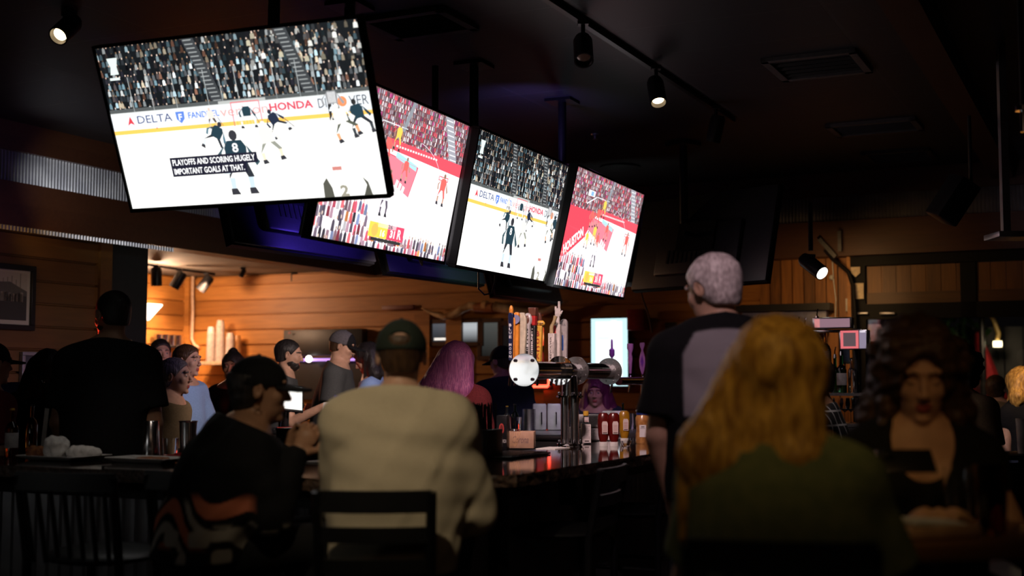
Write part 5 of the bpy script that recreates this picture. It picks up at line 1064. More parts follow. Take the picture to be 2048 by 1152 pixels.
squeeze(1249, 884, 'yellow mustard bottle between the ketchups and the blue-lidded jar', 'mustard', 'white')
mb = MB(); mb.lathe([(0, 0), (.026, 0), (.034, .03), (.032, .03), (.024, .004), (0, .004)]); tag(mb.build('dip_cup', M['glass'], None, bz(1250, 891)+Vector((-.0, -.06, 0))), 'small clear dip cup in front of the mustard', 'cup')
t = thing('pepper_jar', 'glass jar of pickled peppers with a blue lid, right of the mustard', 'jar', bz(1285, 887)); lathe_obj('jar_body', [(0, 0), (.038, 0), (.041, .006), (.041, .06), (.037, .075), (.037, .1), (.041, .115), (.041, .155), (.034, .165), (.034, .175), (0, .175)], M['pickle'], t); lathe_obj('jar_lid', [(0, .172), (.037, .172), (.037, .192), (0, .192)], M['bluelid'], t); MB().lathe([(.039, .19), (.04, .191), (.04, .2), (0, .2)]).build('tamper_ring', M['foam'], t)
C = Canvas(); C.rect(-.02, .04, .02, .112, (.62, .58, .62)); C.up(); C.rect(-.01, .098, .01, .103, (.1, .1, .1)); C.rect(-.014, .09, .014, .093, (.2, .2, .2)); C.build('paper_label', M['print'], t, 1, .0003, (-.002, -.042, 0))
# takeout box, printer and bits behind the condiments
t = thing('takeout_box', 'white foam takeout box behind the condiments', 'box', bz(1186, 880), ROOM_RZ+.5); mb = MB(); mb.prism([(-.13, -.11), (.13, -.11), (.15, .11), (-.15, .11)], 0, .08); mb.build('tray', M['foam'], t, bevel=.01); mb = MB(); mb.prism([(-.135, .083), (.135, .083), (.12, .135), (.09, .16), (-.09, .16), (-.12, .135)], -.11, .11, Matrix.Rotation(PI/2, 4, 'X')); mb.build('lid', M['foam'], t, bevel=.008)
t = thing('receipt_printer', 'small black and white box behind the ketchup bottles', 'printer', bz(1230, 862)+Vector((0, 0, 0)), ROOM_RZ); MB().box((0, 0, .06), (.15, .14, .12), bev=.006).build('housing', M['plastic'], t); MB().box((0, 0, .135), (.15, .13, .028), bev=.004).build('paper_stack', M['label'], t); C = Canvas(); C.rect(-.06, .07, .03, .11, (.6, .5, .5)); C.up(); C.rect(-.05, .082, -.005, .094, (.5, .08, .08)); C.build('printed_front', M['print'], t, 1, .0004, (0, -.0715, 0))
t2_ = bz(1265, 858)
shk = thing('cocktail_shaker', 'small steel tin behind the blue-lidded jar', 'shaker', t2_); lathe_obj('tin', [(0, 0), (.03, 0), (.036, .12), (.033, .12), (.028, .005), (0, .005)], M['steel'], shk)
bottle(bz(1246, 858), 'slim bottle with a lime green top behind the mustard', .2, .025, 'green_glass', label=True)
bottle(bz(1308, 862), 'clear bottle with a pourer beside the elbow of the polo shirt', .27, .034, 'glass', label=False, pour=True)
t = thing('spoon_holder', 'steel holder of bar spoons beside the jar', 'holder', bz(1296, 860)); lathe_obj('holder_cup', [(0, 0), (.03, 0), (.03, .1), (.027, .1), (.027, .005), (0, .005)], M['steel'], t); mb = MB()
for k in range(3): a = k*1.9; e = Vector((.05*math.cos(a), .03*math.sin(a), .25)); mb.tube([(0, 0, .01), e], .0025, 6); mb.ball(e, (.009, .004, .014))
mb.build('bar_spoons', M['chrome'], t)
# far side of the bar: till, papers, tip box
t = thing('till_terminal', 'point-of-sale terminal with a glowing screen in front of the bearded man', 'till', bz(576, 867), .5); mb = MB(); mb.box((0, .05, .02), (.26, .2, .04), bev=.01); mb.cyl((0, .08, .04), (0, .06, .16), .03, .025); mb.build('stand', M['plastic'], t)
e = Euler((-.35, .12, 0)); MB().box((0, .03, .25), (.24, .022, .2), rot=e, bev=.006).build('display_housing', M['plastic'], t); C = Canvas(); C.rect(-.128, -.1, .128, .1, (.8, .98, .9)); C.up(); C.rect(-.12, .07, .12, .095, (.5, .75, .7)); [C.rect(-.11+k*.06, -.08+j*.05, -.065+k*.06, -.045+j*.05, (.95, 1, .98)) for k in range(4) for j in range(3)]
C.build('display', screen_mat('till_display', .8), t, .85, .0004, Vector((0, .03, .25))+e.to_matrix() @ Vector((0, -.013, 0)), e); MB().box((.0, -.04, .045), (.2, .05, .006)).build('card_tray', M['redplastic'], t)
tag(MB().box((0, 0, .004), (.3, .2, .008), rot=Euler((0, 0, .3))).build('paper_pad', M['paper'], None, bz(606, 872), smooth=False), 'white papers lying beside the till', 'paper')
t = thing('paper_cup_sleeve', 'small white printed card standing in front of the man in the trucker cap', 'card', bz(656, 868), .1); C = Canvas(); MB().box((0, 0, .11), (.085, .01, .22), rot=Euler((.05, .08, 0))).build('card', M['paper'], t); q = random.Random(6)
for k in range(12): C.rect(-.03, .03+k*.014, .03-q.random()*.03, .037+k*.014, (.3, .28, .3))
C.build('printing', M['print'], t, 1, .0004, (0, -.018, 0))
t = thing('tip_box', 'black box with green and grey lettering below the papers', 'box', bz(582, 902), ROOM_RZ); MB().box((0, .1, .06), (.2, .2, .12), bev=.004).build('box', M['plastic'], t); C = Canvas(); C.text('FIREBALL', -.04, .075, .08, .018, (.25, .25, .25)); C.disc(.03, .046, .012, .012, (.1, .25, .05), 16); C.rect(-.04, .038, .01, .054, (.1, .25, .05)); C.build('lettering', M['print'], t, 1, .0004, (0, -.0015, 0))
tag(MB().box((0, 0, .003), (.16, .12, .006)).build('folded_napkin', M['paper'], None, bz(648, 925), ROOM_RZ, smooth=False), 'folded napkin on the bar by the raised hands', 'napkin')
# left-hand tills
for k, (px, py, lb, c) in enumerate(((50, 862, 'dark tablet till leaning at the far left, seen from its edge', 1), (20, 880, 'dark card reader with a red glow at the left edge', 0))):
    t = thing('tablet_till', lb, 'till', bz(px, py), -.6); mb = MB(); mb.box((0, 0, .012), (.18, .16, .02), bev=.005); mb.cyl((0, 0, .02), (0, .02, .14), .015); mb.build('stand', M['plastic'], t); MB().box((0, 0, .24), (.02, .2, .27), rot=Euler((0, -.45, 0)), bev=.005).build('tablet', M['plastic'], t); MB().box((.075, -.03, .035), (.05, .04, .008)).build('indicator_strip', pmat('red_indicator', (.4, .02, .02), .4, emis=(1, .06, .03), estr=.35), t)
# phones held
pc = at(1812, 922, 3.3); t = thing('mobile_phone', 'black mobile phone held up by the curly-haired woman', 'phone', pc, 0); e = Euler((-.7, 0, .05)); MB().box((0, 0, 0), (.15, .009, .074), rot=e, bev=.004).build('phone_case', M['plastic'], t); MB().box((-.05, -.004, .02), (.03, .006, .022), rot=e, bev=.002).build('camera_bump', M['blackmetal'], t)
pc = at(688, 805, 8.35); t = thing('mobile_phone', 'dark blue mobile phone held by the bowed dark-haired woman', 'phone', pc, .3); MB().box((0, 0, 0), (.15, .01, .07), rot=Euler((-.5, .3, 0)), bev=.004).build('phone_case', M['bluelid'], t)
# ================================================================== televisions seen from behind, lamps, ceiling things
def back_tv(px, py, z, lab, direction=1, tilt=11, w=TW, **kw):
    """television whose lower left corner (as seen) is at a pixel; its screen faces away to the left"""
    c = atz(px, py, z); return c
ROW_YAW = 61
def ltv(bl, lab, w=TW, ext=0):
    """left row: screens face the left side of the room, tilted down; BL: lower near corner"""
    d = Vector((math.cos(math.radians(ROW_YAW)), math.sin(math.radians(ROW_YAW)), 0)); ti = math.radians(16); h = THT
    n = Vector((d.y, -d.x, 0))*-1                                       # outward normal, to the left
    c = bl + d*(w/2) + Vector((0, 0, h/2*math.cos(ti))) + n*(h/2*math.sin(ti))*1
    return tv(lab, (c.x, c.y, c.z), ROW_YAW+180, 16, HK, True, 'televisions of the far row seen from behind', smat='scr_dim')
ltv(atz(457, 487, 2.26), 'back of the nearest television of the far row, in blue light under the large screen')
ltv(atz(768, 545, 2.26), 'back of the middle television of the far row, green and lavender glow at its foot')
ltv(atz(982, 592, 2.26), 'back of the furthest television of the far row, above the longhorn')
# clutter of cables and a junction frame between the rows, lit violet
fr = thing('cable_rack', 'violet-lit tangle of cables on a bracket between the television rows', 'cable rack', at(916, 440, 7.55)-BX*.12, ROOM_RZ)
mb = MB(); mb.box((-.1, .1, .5), (.03, .03, 1.0)); mb.box((-.05, 0, .1), (.2, .04, .04)); mb.build('upright', M['blackmetal'], fr); mb = MB(); q = random.Random(8)
for k in range(16):
    p0 = Vector((q.uniform(-.12, .12), q.uniform(-.2, .2), q.uniform(-.05, .3))); mb.tube([p0, p0+Vector((q.uniform(-.06, .06), q.uniform(-.1, .1), -.12)), p0+Vector((q.uniform(-.1, .1), q.uniform(-.15, .15), -.2-.1*q.random())), p0+Vector((q.uniform(-.1, .1), q.uniform(-.1, .1), .02))], .007, 6)
mb.build('cables', M['white'], fr)
def cable(lab, pts, r=.006, mat='plastic', name='cable'): return tag(MB().tube(pts, r, 8).build(name, M[mat], None), lab, 'cable')
P0 = at(957, 548, 8.4); cable('looped cable hanging below the angled hockey television', [P0+Vector((-.005, 0, .1)), P0, P0+Vector((.0, 0, -.1)), P0+Vector((.04, 0, -.14)), P0+Vector((.09, 0, -.13)), P0+Vector((.11, 0, -.06)), P0+Vector((.12, 0, .1))], .006)
P0 = at(575, 430, 7.9); cable('thin cable with a ring end hanging behind the large television', [P0+Vector((0, 0, .12)), P0+Vector((0, 0, -.04))]+[P0+Vector((.02*math.sin(a), 0, -.06+.02*math.cos(a))) for a in np.linspace(0, 6, 9)], .003)
P0 = at(1280, 575, 11.5); cable('dark cable drooping down the wood wall right of the far television', [P0, P0+Vector((.03, 0, -.12)), P0+Vector((.08, 0, -.26)), P0+Vector((.11, 0, -.42))], .008)
# the dark television on the far pole
dtv = tv('dark television seen from behind on a long pole above the silver-haired man', (at(1412, 482, 10.6).x, 10.6, at(1412, 482, 10.6).z), 132, 14, None, False, None)
mb = MB(); mb.box((-.64, .064, -.33), (.025, .004, .09)); mb.build('sticker', M['paper'], dtv)
pp = atz(1357, 297, ZC); z0 = at(1350, 500, pp.y-.3).z
mb = MB(); mb.cyl((0, 0, 0), (0, 0, ZC-z0), .035); mb.box((0, 0, ZC-z0-.02), (.22, .22, .03)); mb.box((0, -.05, -.03), (.24, .1, .2)); mb.cyl((.05, -.05, .05), (.03, -.02, .5), .012)
mb.build('ceiling_pole', M['blackmetal'], dtv, Matrix.Rotation(-math.radians(132), 3, 'Z') @ (Vector((pp.x, pp.y-.3, z0))-dtv.location), 0)
tag(MB().box((0, 0, 0), (.9, .5, .5), bev=.02).build('dark_cabinet', M['plastic'], None, at(1278, 500, 12.2)+Vector((-.35, 0, -.1)), ROOM_RZ), 'dark box hanging behind the furthest lit television', 'cabinet')
# television out of frame whose picture shows in the tap tower's end plate
tv('television on the left side of the bar, mirrored in the round end plate', (-3.3, 3.78, 1.62), 128.6, 0, HK2, False, None, .8, .45)

# ---------------- track lights
M['lit_bulb'] = pmat('lit_bulb', (1, .9, .7), .3, emis=(1, .72, .4), estr=6); M['lit_cool'] = pmat('lit_lamp_face', (1, .95, .9), .3, emis=(1, .92, .82), estr=5)
def can_lamp(name, lab, p, aim, ln=.2, r=.055, lit=None, stem=.1, group=None, mat='blackmetal', top=None):
    t = thing(name, lab, 'spotlight', p, 0, group); a = (Vector(aim)-Vector(p)).normalized(); c = Vector((0, 0, -stem)); mb = MB(); mb.cyl((0, 0, 0), c, .012, .012); mb.box((0, 0, -.012), (.06, .06, .024)); mb.build('stem', M[mat], t)
    mb = MB(); q = a.to_track_quat('Z', 'Y').to_matrix(); mb.lathe([(0, -.1*ln/.2), (r*.8, -.1*ln/.2), (r, -.07*ln/.2), (r, .1*ln/.2), (r*.86, .1*ln/.2), (r*.8, .05*ln/.2), (0, .05*ln/.2)], c+a*.02+Vector((0, 0, -.03)), 24, M=q); mb.build('lamp_head', M[mat], t)
    mb = MB(); k_ = .7 if lit != 'lit_cool' else .84; e_ = .075 if lit != 'lit_cool' else .102; mb.lathe([(0, .055*ln/.2), (r*k_, .055*ln/.2), (r*k_*.98, e_*ln/.2), (0, (e_+.003)*ln/.2)], c+a*.02+Vector((0, 0, -.03)), 20, M=q); mb.build('bulb', M[lit] if lit else M['steel'], t); return t
tk0, tk1 = atz(1085, -16, ZC), atz(1466, 236, ZC); tr = thing('lighting_track', 'black lighting track running along the dark ceiling', 'lighting track', ((tk0+tk1)/2), 0); d = tk1-tk0
tr.rotation_euler = (0, 0, math.atan2(d.y, d.x)); MB().box((0, 0, -.018), (d.length, .036, .036)).build('rail', M['blackmetal'], tr); 
for px, py, ty, lab, lit in ((1166, 42, (0, -2, 1.2), 'nearest spotlight on the ceiling track, pointing down', None), (1312, 132, (.2, -1.5, 1.2), 'middle spotlight on the ceiling track with a small glow at its mouth', 'lit_bulb'), (1432, 212, (-.9, 1, 2.0), 'furthest spotlight on the ceiling track, turned left', None)):
    p = atz(px, py, ZC-.03); can_lamp('track_spotlight', lab, p, p+Vector((ty[0], ty[1], -ty[2]*2.2)), lit=lit, group='spotlights on the ceiling track', stem=.12)
# nook track
n0 = atz(296, 527, ZL-.0); n1 = atz(428, 546, ZL); d = n1-n0; tr = thing('lighting_track', 'short black track on the low ceiling of the lit nook', 'lighting track', (n0+n1)/2); tr.rotation_euler = (0, 0, math.atan2(d.y, d.x)); MB().box((0, 0, -.015), (d.length, .035, .03)).build('rail', M['blackmetal'], tr)
for px, py, ax, lab in ((313, 530, (.0, .12, -1), 'left spotlight over the nook, hanging straight'), (359, 538, (-.35, .0, -.6), 'middle spotlight over the nook, tilted left'), (413, 546, (-.45, .0, -.6), 'right spotlight over the nook, tilted left with a glint')):
    p = atz(px, py, ZL-.03); can_lamp('track_spotlight', lab, p, p+Vector(ax), ln=.21, r=.062, group='spotlights over the nook', lit='lit_bulb' if px > 400 else None, stem=.08)
p = atz(487, 535, ZL+.01); can_lamp('recessed_lamp', 'small lamp with a warm glint on the low ceiling right of the nook', p, p+Vector((-.5, -.2, -1)), ln=.1, r=.03, lit='lit_bulb', stem=.02); p = atz(590, 545, ZL+.01); MB_ = MB().box((0, 0, -.06), (.09, .09, .12), bev=.01); tag(MB_.build('ceiling_sensor', M['blackmetal'], None, p), 'small black box under the low ceiling beam', 'sensor')
p = atz(137, 26, ZC-.0); can_lamp('ceiling_spotlight', 'amber-lit spotlight alone on the dark ceiling, top left', p, p+Vector((-.2, -.8, -.7)), lit='lit_bulb', stem=.05)
p = at(1622, 524, 9.9); sp = can_lamp('wall_spotlight', 'black spotlight with a bright lens beside the board wall', p+Vector((0, 0, .06)), p+Vector((.5, -.75, -.55)), ln=.24, r=.06, lit='lit_cool', stem=.05)
mb = MB(); mb.box((0, 0, (2.77-p.z)/2+.03), (.03, .03, 2.77-p.z)); mb.build('drop_rod', M['blackmetal'], sp)
# vents, speaker, sprinkler
def ceil_box(px, py, w, d, lab, name='ceiling_vent', cat='vent', mat='black', inner=True, rz=ROOM_RZ):
    p = atz(px, py, ZC); t = thing(name, lab, cat, p, rz); mb = MB(); f = .05
    for x0, x1, y0, y1 in ((-w/2, w/2, -d/2, -d/2+f), (-w/2, w/2, d/2-f, d/2), (-w/2, -w/2+f, -d/2, d/2), (w/2-f, w/2, -d/2, d/2)): mb.box(((x0+x1)/2, (y0+y1)/2, -.012), (x1-x0, y1-y0, .03))
    mb.build('frame', M[mat], t, bevel=.003); mb = MB()
    for k in range(5): mb.box((0, -d/2+f+(k+.5)*(d-2*f)/5, -.006), (w-2*f, .02, .02), rot=Euler((.6, 0, 0)))
    mb.build('louvres', M['black'], t); return t
M['ventgrey'] = pmat('grey_vent', (.09, .09, .095), .5); ceil_box(838, 44, .55, .45, 'ceiling vent above the large television', mat='ventgrey'); ceil_box(1635, 128, .6, .6, 'square ceiling vent at the upper right', mat='ventgrey'); ceil_box(1750, 252, .7, .5, 'ceiling vent further back with a pale edge', mat='ventgrey'); ceil_box(1800, 310, .6, .6, 'furthest dark ceiling vent near the right beam')
p = atz(1240, 333, ZC); tag(MB().lathe([(0, 0), (.19, 0), (.2, -.015), (.16, -.02), (0, -.012)]).build('ceiling_speaker', M['black'], None, p), 'round dark speaker in the ceiling', 'speaker')
p = atz(1190, 268, ZC); tag(MB().lathe([(0, 0), (.035, 0), (.03, -.01), (.01, -.015), (.01, -.04), (.025, -.045), (0, -.05)]).build('sprinkler_head', M['galv'], None, p), 'small sprinkler head in the ceiling', 'sprinkler')
# right side equipment
p = at(1906, 400, 8.6); t = thing('tilted_speaker', 'dark loudspeaker tilted on a bracket below the right beam', 'speaker', p, .3); MB().box((0, 0, 0), (.17, .2, .32), rot=Euler((.3, .5, 0)), bev=.015).build('cabinet', M['plastic'], t); mb = MB(); mb.tube([(.05, 0, 0), (.15, 0, .1), (.15, 0, .6)], .014); mb.build('bracket', M['blackmetal'], t)
p = at(2012, 472, 7.6); t = thing('strut_shelf', 'pale shelf bracket hanging on a slotted strut at the right edge', 'shelf', p, 0); MB().box((.08, 0, 0), (.34, .25, .035), bev=.004).build('shelf_board', M['galv'], t); mb = MB(); mb.box((.0, 0, (ZC-p.z)/2), (.045, .045, ZC-p.z)); mb.build('strut', M['galv'], t)
p = at(2046, 236, 5.2); t = thing('chrome_fitting', 'small chrome fitting cut off by the right edge', 'fitting', p); mb = MB(); mb.cyl((0, 0, -.06), (0, 0, .05), .012); mb.cyl((0, 0, .03), (0, 0, .05), .03); mb.build('fitting_body', M['chrome'], t); MB().cyl((0, 0, .05), (0, 0, ZC-p.z), .01).build('stem', M['blackmetal'], t)

# ================================================================== left wall and nook
def on_wall_b(px, py, b=B_W, out=.03): r_ = on_b(px, py, b+out); return R(r_[0], r_[1], r_[2])
def picture(px0, px1, py0, py1, lab, mat_frame, paint, bord=.03):
    a0 = on_b(px0, (py0+py1)/2, B_W+.03)[1]; a1 = on_b(px1, (py0+py1)/2, B_W+.03)[1]; zt = on_b(px1, py0, B_W+.03)[2]; zb = on_b(px1, py1, B_W+.03)[2]; w = a1-a0; h = zt-zb
    t = thing('framed_picture', lab, 'picture', R(B_W+.045, (a0+a1)/2, (zt+zb)/2), ROOM_RZ+PI/2); mb = MB()
    for x0, x1, y0, y1 in ((-w/2, w/2, -h/2, -h/2+bord), (-w/2, w/2, h/2-bord, h/2), (-w/2, -w/2+bord, -h/2+bord, h/2-bord), (w/2-bord, w/2, -h/2+bord, h/2-bord)): mb.box(((x0+x1)/2, 0, (y0+y1)/2), (x1-x0, .04, y1-y0))
    mb.build('frame', M[mat_frame], t, bevel=.004); C = Canvas(); paint(C, w-2*bord, h-2*bord); C.build('photograph', M['print'], t, 1, .0004, (-w/2+bord, .005, -h/2+bord)); MB().box((0, .014, 0), (w-bord, .012, h-bord)).build('backing', M['black'], t, smooth=False)
def old_photo(C, w, h):
    C.rect(0, 0, w, h, (.5, .47, .42)); C.up(); C.rect(.03, .035, w-.03, h-.02, (.035, .035, .035)); C.up(); C.rect(.03, h*.55, w-.03, h-.02, (.42, .4, .37)); C.up()
    C.poly([(.03, h*.55), (w-.03, h*.53), (w-.03, h*.62), (w*.85, h*.66), (w*.6, h*.78), (w*.3, h*.76), (.03, h*.7)], (.1, .1, .095)); C.up(); q = random.Random(2)
    for k in range(46): x = q.uniform(.05, w-.08); C.rect(x, h*.42, x+.025, h*q.uniform(.5, .6), q.choice([(.35, .33, .3), (.05, .05, .05), (.2, .19, .18)]))
    for k in range(9): x = .06+k*(w-.12)/9; C.rect(x, h*.55, x+.006, h*q.uniform(.8, .95), (.12, .12, .11))
picture(-55, 66, 533, 662, 'black and white framed photograph of a crowd on the plank wall', 'blackmetal', old_photo, .045)
M['silverframe'] = pmat('silver_frame', (.3, .32, .34), .4, metal=.4); picture(38, 215, 708, 830, 'silver-framed print low on the plank wall behind the black t-shirt', 'silverframe', lambda C, w, h: (C.rect(0, 0, w, h, (.05, .055, .06)), C.up(), C.rect(.05, .05, w-.05, h-.05, (.02, .022, .025))), .03)
# wall lamp of the nook: white trapezoid shade
def on_wall_n(px, py, out=.12): r_ = on_b(px, py, b_cor+out); return R(*r_)
c = on_wall_n(300, 624, .16); t = thing('wall_lamp', 'glowing white trapezoid wall lamp on the planks of the nook', 'wall lamp', c, ROOM_RZ+PI/2); sh = pmat('lit_shade', (1, .95, .85), .5, emis=(1, .9, .74), estr=2.2)
mb = MB(); mb.prism([(-.52, .105), (.2, .105), (.2, .085), (-.03, -.105), (-.3, -.105), (-.52, .085)], -.12, .02, Matrix.Rotation(PI/2, 4, 'X')); mb.build('lamp_shade', sh, t, bevel=.004); MB().box((-.16, .13, 0), (.16, .05, .1)).build('wall_plate', M['blackmetal'], t)
cp = on_a(386, 545, A_W-.08); c2_ = on_a(392, 690, A_W-.08); mb = MB(); mb.tube([R(*cp), R(cp[0], cp[1], cp[2]-.3), R(cp[0]+.01, cp[1], (cp[2]+c2_[2])/2), R(cp[0], cp[1], c2_[2]+.08), R(cp[0]+.05, cp[1], c2_[2]+.0), R(cp[0]+.12, cp[1], c2_[2]-.03)], .02, 10); tag(mb.build('conduit_pipe', pmat('painted_conduit', (.7, .5, .35), .5), None), 'pale conduit running down the nook corner and bending right', 'pipe')
c = on_wall_n(334, 684, .1); t = thing('glass_rack', 'small wire rack of shiny glasses under the wall lamp', 'rack', c, ROOM_RZ+PI/2); mb = MB(); mb.box((0, -.02, -.06), (.5, .14, .02)); mb.build('shelf_board', M['blackmetal'], t); mb = MB()
for k in range(4): mb.lathe([(0, 0), (.045, 0), (.055, .14), (.05, .14), (.04, .01), (0, .01)], (-.18+k*.12, -.02, -.05), 16)
mb.build('glasses', M['steel'], t)
# shelf with stacks of plastic cups
s0 = on_a(398, 722, A_W-.3); s1 = on_a(515, 722, A_W-.3); t = thing('wall_shelf', 'pale wall shelf carrying stacks of plastic cups', 'shelf', R((s0[0]+s1[0])/2, A_W-.22, s0[2]-.03), ROOM_RZ); MB().box((0, 0, 0), (s1[0]-s0[0], .36, .045), bev=.006).build('shelf_board', pmat('pale_laminate', (.55, .42, .3), .5), t); mb = MB()
for x in (-.25, .25): mb.prism([(x-.012, 0), (x+.012, 0), (x+.012, -.18), (x-.012, -.18)], -.02, .0, Matrix.Rotation(PI/2, 4, 'X') @ Matrix.Translation((0, 0, -.18)))
mb.build('bracket', M['blackmetal'], t); zt = s0[2]-.03+.0225
for px, ht, lab in ((428, .36, 'left stack of clear plastic cups on the shelf'), (446, .44, 'tallest stack of clear plastic cups, in the middle'), (466, .28, 'shortest stack of clear plastic cups, on the right'), (480, .25, 'amber-tinted stack of cups behind the shortest stack')):
    r_ = on_a(px-6, 700, A_W-.25 if px < 475 else A_W-.16); prof = [(0, 0)]; z = 0; k = 0
    while z < ht: prof += [(.058, z), (.062, z+.012), (.058, z+.016)]; z += .018
    prof += [(.05, ht+.06), (.045, ht+.075), (0, ht+.075)]; prof = [(r*(1-.12*zz/ht), zz) for r, zz in prof]; tag(lathe_obj('cup_stack', prof, pmat('clear_plastic_cups' if px < 475 else 'amber_cups', (.6, .55, .55) if px < 475 else (.5, .25, .1), .25, alpha=.75), None, R(r_[0], r_[1], zt), 20), lab, 'cup stack', 'stacks of plastic cups on the shelf')
# ---------------- back wall: longhorn, windows, neon, black hatch, lit portrait screen
def bw(px, py, out=.05): r_ = on_a(px, py, A_W-out); return R(*r_)
t = thing('longhorn_mount', 'pair of long polished cattle horns mounted on the wood wall', 'horns', bw(985, 618, .1), 0); hm = pmat('polished_horn', (.75, .52, .3), .22, col2=(.25, .12, .05), scale=6, coat=.6); L0 = Vector(t.location)
lh = [bw(x, y, .14)-L0 for x, y in ((842, 616), (866, 628), (888, 634), (908, 630), (925, 618), (942, 612), (955, 614))]; MB().tube(lh, [.006, .022, .036, .044, .048, .05, .05], 14).build('horn', hm, t)
rh = [bw(x, y, .14)-L0 for x, y in ((990, 613), (1015, 618), (1045, 624), (1075, 628), (1100, 620), (1120, 606), (1135, 603))]; MB().tube(rh, [.06, .05, .046, .042, .036, .02, .006], 14).build('horn', hm, t)
lw = pmat('leather_wrap', (.4, .13, .04), .5); MB().tube([bw(x, y, .14)-L0 for x, y in ((950, 614), (968, 615), (986, 615))], [.052, .056, .056], 14).build('leather_wrap', lw, t); MB().tube([bw(x, y, .14)-L0 for x, y in ((966, 612), (974, 612))], .062, 14).build('wrap_band', pmat('pale_band', (.65, .35, .15), .5), t)
r0 = on_a(765, 616, A_W-.05); r1 = on_a(828, 616, A_W-.05); tag(MB().box((0, 0, 0), (r1[0]-r0[0], .04, .05), bev=.005).build('wall_plaque', pmat('reddish_bar', (.25, .09, .07), .5), None, R((r0[0]+r1[0])/2, A_W-.05, r0[2]), ROOM_RZ), 'slim dull red bar on the wall left of the horns', 'plaque')
wi = [0]
def window(px0, px1, py0, py1, paint, bord=.0, name=None, fr='beam', em=1.):
    wi[0] += 1; p0 = on_a(px0, py1, A_W-.06); p1 = on_a(px1, py0, A_W-.06); w = p1[0]-p0[0]; h = p1[2]-p0[2]; t = thing('window_%d' % wi[0], None, None, R(p0[0], A_W-.045, p0[2]), ROOM_RZ); t['kind'] = 'structure'
    mb = MB(); b = .05
    for x0, x1, y0, y1 in ((-b, w+b, -b, 0), (-b, w+b, h, h+b), (-b, 0, 0, h), (w, w+b, 0, h)): mb.box(((x0+x1)/2, 0, (y0+y1)/2), (x1-x0, .06, y1-y0))
    mb.build('window_frame', M[fr], t, bevel=.004); C = Canvas(); paint(C, w, h); C.build('pane', screen_mat('lit_pane', em), t, 1, .0005, (0, .0, 0)); return t
def pane_a(C, w, h):
    for k in range(12): v = .02+.10*(k/12); C.rect(0, h*k/12, w, h*(k+1)/12, (v*.8, v*.85, v))
    C.up(); C.rect(w*.1, .02, w, h*.22, (1.1, 1.0, .9))
def pane_b(C, w, h):
    for k in range(16): v = .05+.45*min(1, k/11); C.rect(0, h*k/16, w, h*(k+1)/16, (v*.9, v*.95, v))
def pane_c(C, w, h):
    for k in range(16): v = .012+.06*(k/16); C.rect(0, h*k/16, w, h*(k+1)/16, (v, v*1.05, v))
def pane_red(C, w, h):
    C.rect(0, 0, w, h, (.55, .05, .02)); C.up()
    for k in range(10): q = 1-k/10; C.disc(w*.7, h*.55, w*.42*q, h*.28*q, (.6+.5*(1-q), .08+.5*(1-q)**1.5, .03+.2*(1-q)**2), 20); C.up()
window(864, 893, 647, 684, pane_a); window(925, 959, 645, 684, pane_b); window(963, 996, 645, 712, pane_c); window(1073, 1095, 655, 696, pane_red, em=2.2); window(1073, 1095, 700, 742, lambda C, w, h: C.rect(0, 0, w, h, (.18, .01, .01)))
window(1005, 1062, 650, 760, lambda C, w, h: (C.rect(0, 0, w, h, (.006, .005, .005)), C.up(), C.line((0, .12), (w, .12), .03, (.9, .04, .03))), em=1.)
r0 = on_a(845, 700, A_W-.04)
for k, px in enumerate((845, 908, 1105)):
    r_ = on_a(px, 700, A_W-.07); room_box('trim_window_post_%d' % k, r_[0]-.1, r_[0]+.1, A_W-.09, A_W-.02, .4, on_a(px, 640, A_W-.07)[2]+.1, M['plank'])
p0 = on_a(1062, 778, A_W-.12); p1 = on_a(1098, 770, A_W-.12); t = thing('neon_bar_sign', 'red neon tube glowing under the red window', 'neon sign', R((p0[0]+p1[0])/2, A_W-.12, p0[2]+.03), ROOM_RZ); w = p1[0]-p0[0]; MB().tube([(-w/2, 0, 0), (w/2-.02, 0, 0), (w/2, 0, .03), (w/2, 0, .22)], .016, 8).build('neon_tube', pmat('red_neon', (1, .05, .02), .4, emis=(1, .06, .03), estr=6), t); MB().box((0, .03, .08), (w+.05, .02, .22)).build('backing', M['black'], t)
# black hatch with the strip lamp and bulb
p0 = on_a(572, 712, A_W-.1); p1 = on_a(730, 657, A_W-.1); t = thing('serving_hatch', 'black framed serving hatch in the wood wall behind the capped man', 'hatch', R((p0[0]+p1[0])/2, A_W-.1, (p0[2]+p1[2])/2), ROOM_RZ); w = p1[0]-p0[0]; h = p1[2]-p0[2]
MB().box((0, 0, 0), (w, .12, h), bev=.01).build('hood', M['black'], t); MB().box((0, .05, -h/2-.28), (w, .06, .5)).build('opening_panel', M['black'], t, smooth=False); MB().box((.05, -.02, -h/2-.05), (w*.75, .04, .03)).build('strip_lamp', pmat('violet_strip', (.5, .3, .9), .4, emis=(.55, .3, .9), estr=1.2), t); MB().ball((-.16, -.1, -h/2-.04), .04).build('bulb', M['lit_cool'], t); MB().box((-.45, -.1, h/2-.04), (.03, .01, .02)).build('red_label', M['redplastic'], t)
p0 = on_a(1183, 772, A_W-.1); p1 = on_a(1255, 636, A_W-.1); w = p1[0]-p0[0]; h = p1[2]-p0[2]; t = thing('portrait_screen', 'bright pale cyan upright screen on the wood wall', 'screen', R((p0[0]+p1[0])/2, A_W-.1, (p0[2]+p1[2])/2), ROOM_RZ); MB().box((0, .03, 0), (w+.03, .06, h+.03), bev=.006).build('casing', M['plastic'], t); C = Canvas()
